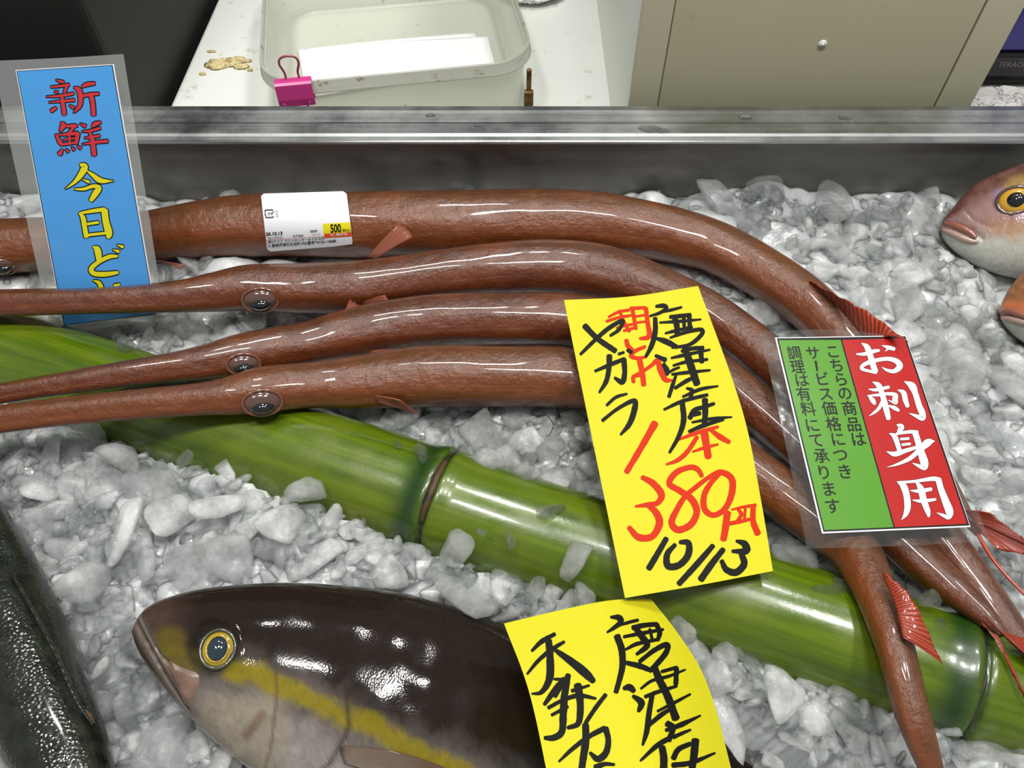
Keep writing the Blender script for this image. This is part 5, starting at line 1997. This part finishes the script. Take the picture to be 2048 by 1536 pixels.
# chosen ones: (u, v, radius px, kind, z or None, label)
KEY = [
    (240, 915, 52, 'ice_mid', .022, 'large pointed clear ice chunk leaning on the bamboo left of centre'),
    (362, 920, 27, 'ice_clear', .026, 'small glassy ice piece on the bamboo right of the large leaning chunk'),
    (310, 930, 12, 'ice_clear', .020, 'tiny clear ice splinter between two ice chunks on the bamboo'),
    (447, 938, 34, 'ice_cloud', .034, 'white ice lump standing up over the lower edge of the bamboo'),
    (610, 985, 46, 'ice_mid', .022, 'lumpy clear ice chunk at the lower bamboo edge below its left half'),
    (836, 915, 34, 'ice_clear', .026, 'flat clear ice chunk on the bamboo just left of the ringed node'),
    (800, 885, 22, 'ice_clear', .024, 'thin clear ice sliver on the upper bamboo edge'),
    (1100, 1020, 36, 'ice_clear', .028, 'clear ice chunk sitting on the bamboo left of the price card'),
    (1150, 1110, 56, 'ice_mid', .030, 'big smooth clear ice chunk on the bamboo beside the price card corner'),
    (965, 1065, 17, 'ice_clear', .030, 'small round clear ice bead on the bamboo'),
    (1016, 1078, 24, 'ice_clear', .026, 'long flat clear ice drop on the bamboo'),
    (918, 1092, 50, 'ice_mid', .018, 'broad clear ice chunk at the lower bamboo edge right of the node'),
    (1075, 1172, 34, 'ice_mid', .016, 'rounded ice chunk in front of the bamboo above the lower card'),
    (1168, 1190, 38, 'ice_mid', .016, 'domed ice chunk touching the top edge of the lower card'),
    (1055, 880, 42, 'ice_cloud', .020, 'long white cloudy ice chunk between red fish and bamboo'),
    (1050, 945, 36, 'ice_mid', .018, 'frosted ice chunk above the bamboo left of the price card'),
    (975, 925, 38, 'ice_mid', .016, 'frosty ice chunk just right of the bamboo node'),
    (1165, 870, 36, 'ice_cloud', .016, 'cloudy ice chunk at the left edge of the price card'),
    (1190, 985, 30, 'ice_mid', .024, 'clear ice chunk half under the left edge of the price card'),
    (1650, 1195, 38, 'ice_clear', .024, 'clear ice chunk on the upper bamboo edge below the red green sign'),
    (1688, 1170, 26, 'ice_clear', .024, 'small clear ice chunk left of the tail crossing the bamboo'),
    (1600, 1120, 62, 'ice_mid', .014, 'large smooth ice slab under the corner of the red green sign'),
    (1860, 1200, 30, 'ice_clear', .030, 'clear ice cluster between the crossing tail and its neighbour'),
    (1880, 1250, 24, 'ice_clear', .026, 'clear ice piece hanging over the bamboo beside the second node'),
    (1560, 1390, 62, 'ice_cloud', .018, 'large rounded grey ice lump below the bamboo right of the lower card'),
    (1475, 1310, 20, 'ice_clear', .020, 'small clear ice bit on the lower bamboo edge by the lower card'),
    (1365, 1262, 36, 'ice_mid', .018, 'clear ice lump beside the curled edge of the lower card'),
    (1900, 1475, 26, 'ice_mid', .012, 'small ice lump at the bamboo edge right of the long tail'),
    (1500, 338, 26, 'ice_clear', None, 'upright clear ice chip standing against the steel wall'),
    (1425, 385, 50, 'ice_mid', None, 'big square cloudy ice block by the steel wall'),
    (1352, 362, 42, 'ice_clear', None, 'rounded clear ice piece against the steel wall behind the red fish bend'),
    (1280, 372, 36, 'ice_clear', None, 'clear ice piece peeking above the rear red fish bend'),
    (1535, 375, 44, 'ice_clear', None, 'glassy ice ball beside the upright chip by the steel wall'),
    (1665, 390, 62, 'ice_mid', None, 'tallest pale ice chunk by the steel wall'),
    (1790, 330, 20, 'ice_mid', None, 'small oval ice chip atop the ice ridge by the steel wall'),
    (1835, 380, 46, 'ice_mid', None, 'blocky ice chunk left of the sea bream head'),
    (1905, 350, 40, 'ice_clear', None, 'dark clear ice chunk above the sea bream snout'),
    (1935, 372, 34, 'ice_mid', None, 'smooth ice chunk touching the sea bream forehead'),
    (940, 372, 38, 'ice_clear', None, 'single clear ice piece showing above the middle of the rear fish'),
    (770, 376, 26, 'ice_mid', None, 'thin curved ice chip above the rear fish right of the sticker'),
    (590, 360, 24, 'ice_mid', None, 'round ice chip above the sticker'),
    (650, 374, 16, 'ice_clear', None, 'faint clear ice rim right above the sticker corner'),
    (470, 372, 44, 'ice_mid', None, 'low peaked ice mound behind the rear fish'),
    (345, 360, 28, 'ice_mid', None, 'ice knob right of the blue sign by the steel wall'),
    (400, 385, 38, 'ice_mid', None, 'clear ice lump behind the rear fish right of the blue sign'),
    (60, 380, 46, 'ice_mid', None, 'big round ice piece behind the left margin of the blue sign'),
    (15, 345, 34, 'ice_cloud', None, 'pale ice lump at the left edge by the steel wall'),
    (250, 690, 40, 'ice_clear', .022, 'clear ice chunk on the upper bamboo edge below the blue sign'),
    (300, 680, 30, 'ice_clear', .016, 'glassy ice piece above the bamboo below the blue sign'),
    (160, 1160, 62, 'ice_mid', .018, 'large pale ice slab left of the amberjack snout'),
    (430, 1010, 60, 'ice_cloud', .022, 'white ice block below the lump standing over the bamboo'),
    (560, 1040, 58, 'ice_cloud', .020, 'wide white ice block below the bamboo left of its node'),
    (330, 1030, 60, 'ice_cloud', .020, 'broad white ice slab above the amberjack snout'),
    (1985, 800, 42, 'ice_clear', .010, 'clear ice piece at the right edge beside the red green sign'),
    (480, 1460, 22, 'ice_mid', .006, 'ice splinter under the amberjack jaw'),
]
for u, v, r, kd, z, lb in KEY:
    lump(u, v, r, kd, lb, None, z=z)


def region(u, v):
    if v < 470 and u > 1200: return ('ice chunk of the ridge along the steel wall at upper right', 'ice chunks along the steel wall')
    if u > 1500 and v < 1100: return ('ice chunk in the open bed right of the red fish bend', 'ice chunks right of the red fish')
    if v > 1180 and u > 1300: return ('ice chunk in the bed below the bamboo at lower right', 'ice chunks at lower right')
    if u > 560 and v > 800 and v < 1010 + 0 * u and v < 711 + u * .3365: return ('ice chunk between the frontmost red fish and the bamboo', 'ice chunks between fish and bamboo')
    if v > 850: return ('ice chunk in the bed between bamboo and amberjack', 'ice chunks around the amberjack')
    return ('ice chunk in the gaps among the red fish and blue sign', 'ice chunks among the red fish')


placed = [(q[0], q[1], q[2]) for q in KEY]
tries = 0
while NICE < 300 and tries < 60000:
    tries += 1
    u, v = random.uniform(-20, 2070), random.uniform(360, 1550)
    r = random.choice((30, 38, 44, 52, 60, 70, 82)) * (1 if v < 900 else 1.12)
    if blocked(u, v, r * .45): continue
    p = at(u, v, 0)
    if p.y > WY - .014: continue
    if any((a - u) ** 2 + (b - v) ** 2 < ((r + c) * .42) ** 2 for a, b, c in placed): continue
    lb, gp = region(u, v)
    kd = random.choices(('ice_clear', 'ice_mid', 'ice_cloud'), (.22, .48, .30))[0]
    lump(u, v, r, kd, {'ice_clear': 'clear ', 'ice_mid': 'half clear ', 'ice_cloud': 'cloudy white '}[kd] + lb, {'ice_clear': 'clear ', 'ice_mid': 'half clear ', 'ice_cloud': 'cloudy '}[kd] + gp, lift=random.uniform(-.05, .32))
    placed.append((u, v, r))

# ------------------------------------------------------------------ water drops and a stray strand
bm = bmesh.new()
for _ in range(420):
    x, y = random.uniform(-.42, .42), WY + random.uniform(.003, .041)
    r = random.choice((.0003, .0005, .0006, .0009)) * random.uniform(.7, 1.3)
    q = bmesh.ops.create_icosphere(bm, subdivisions=1, radius=1)
    a = random.uniform(.8, 1.5)
    for w in q['verts']:
        w.co = Vector((w.co.x * r * a, w.co.y * r / a, w.co.z * r * .5 + RT + .0006))
for (u, v, r) in ((1300, 258, .0062), (1325, 262, .004), (1490, 235, .0035), (862, 231, .0028), (1690, 235, .0035), (1700, 243, .0025), (60, 235, .004), (80, 240, .003), (955, 253, .002)):
    p = at(u, v, RT)
    q = bmesh.ops.create_icosphere(bm, subdivisions=3, radius=1)
    for w in q['verts']:
        d = w.co.copy()
        w.co = Vector((d.x * r * 1.5, d.y * r * .8, d.z * .0011)) * (1 + .3 * noise.noise(d * 1.6 + p * 50)) + Vector((p.x, min(p.y, WY + .036), RT + .0004))
tag(bm_obj('water_drops', bm, MT['water'], None), 'water drops beaded along the flat steel tray rim', 'water', kind='stuff')

pts = [at(*q) for q in catmull([(1046, 812, .012), (1085, 824, .02), (1106, 848, .024), (1100, 868, .02), (1092, 872, .016)], 8)]
V, Fc = tube_mesh(pts, [.00028] * len(pts), 6)
tag(mesh_obj('dark_strand', V, Fc, MT['pupil']), 'thin dark curved strand on the ice below the red fish', 'strand')
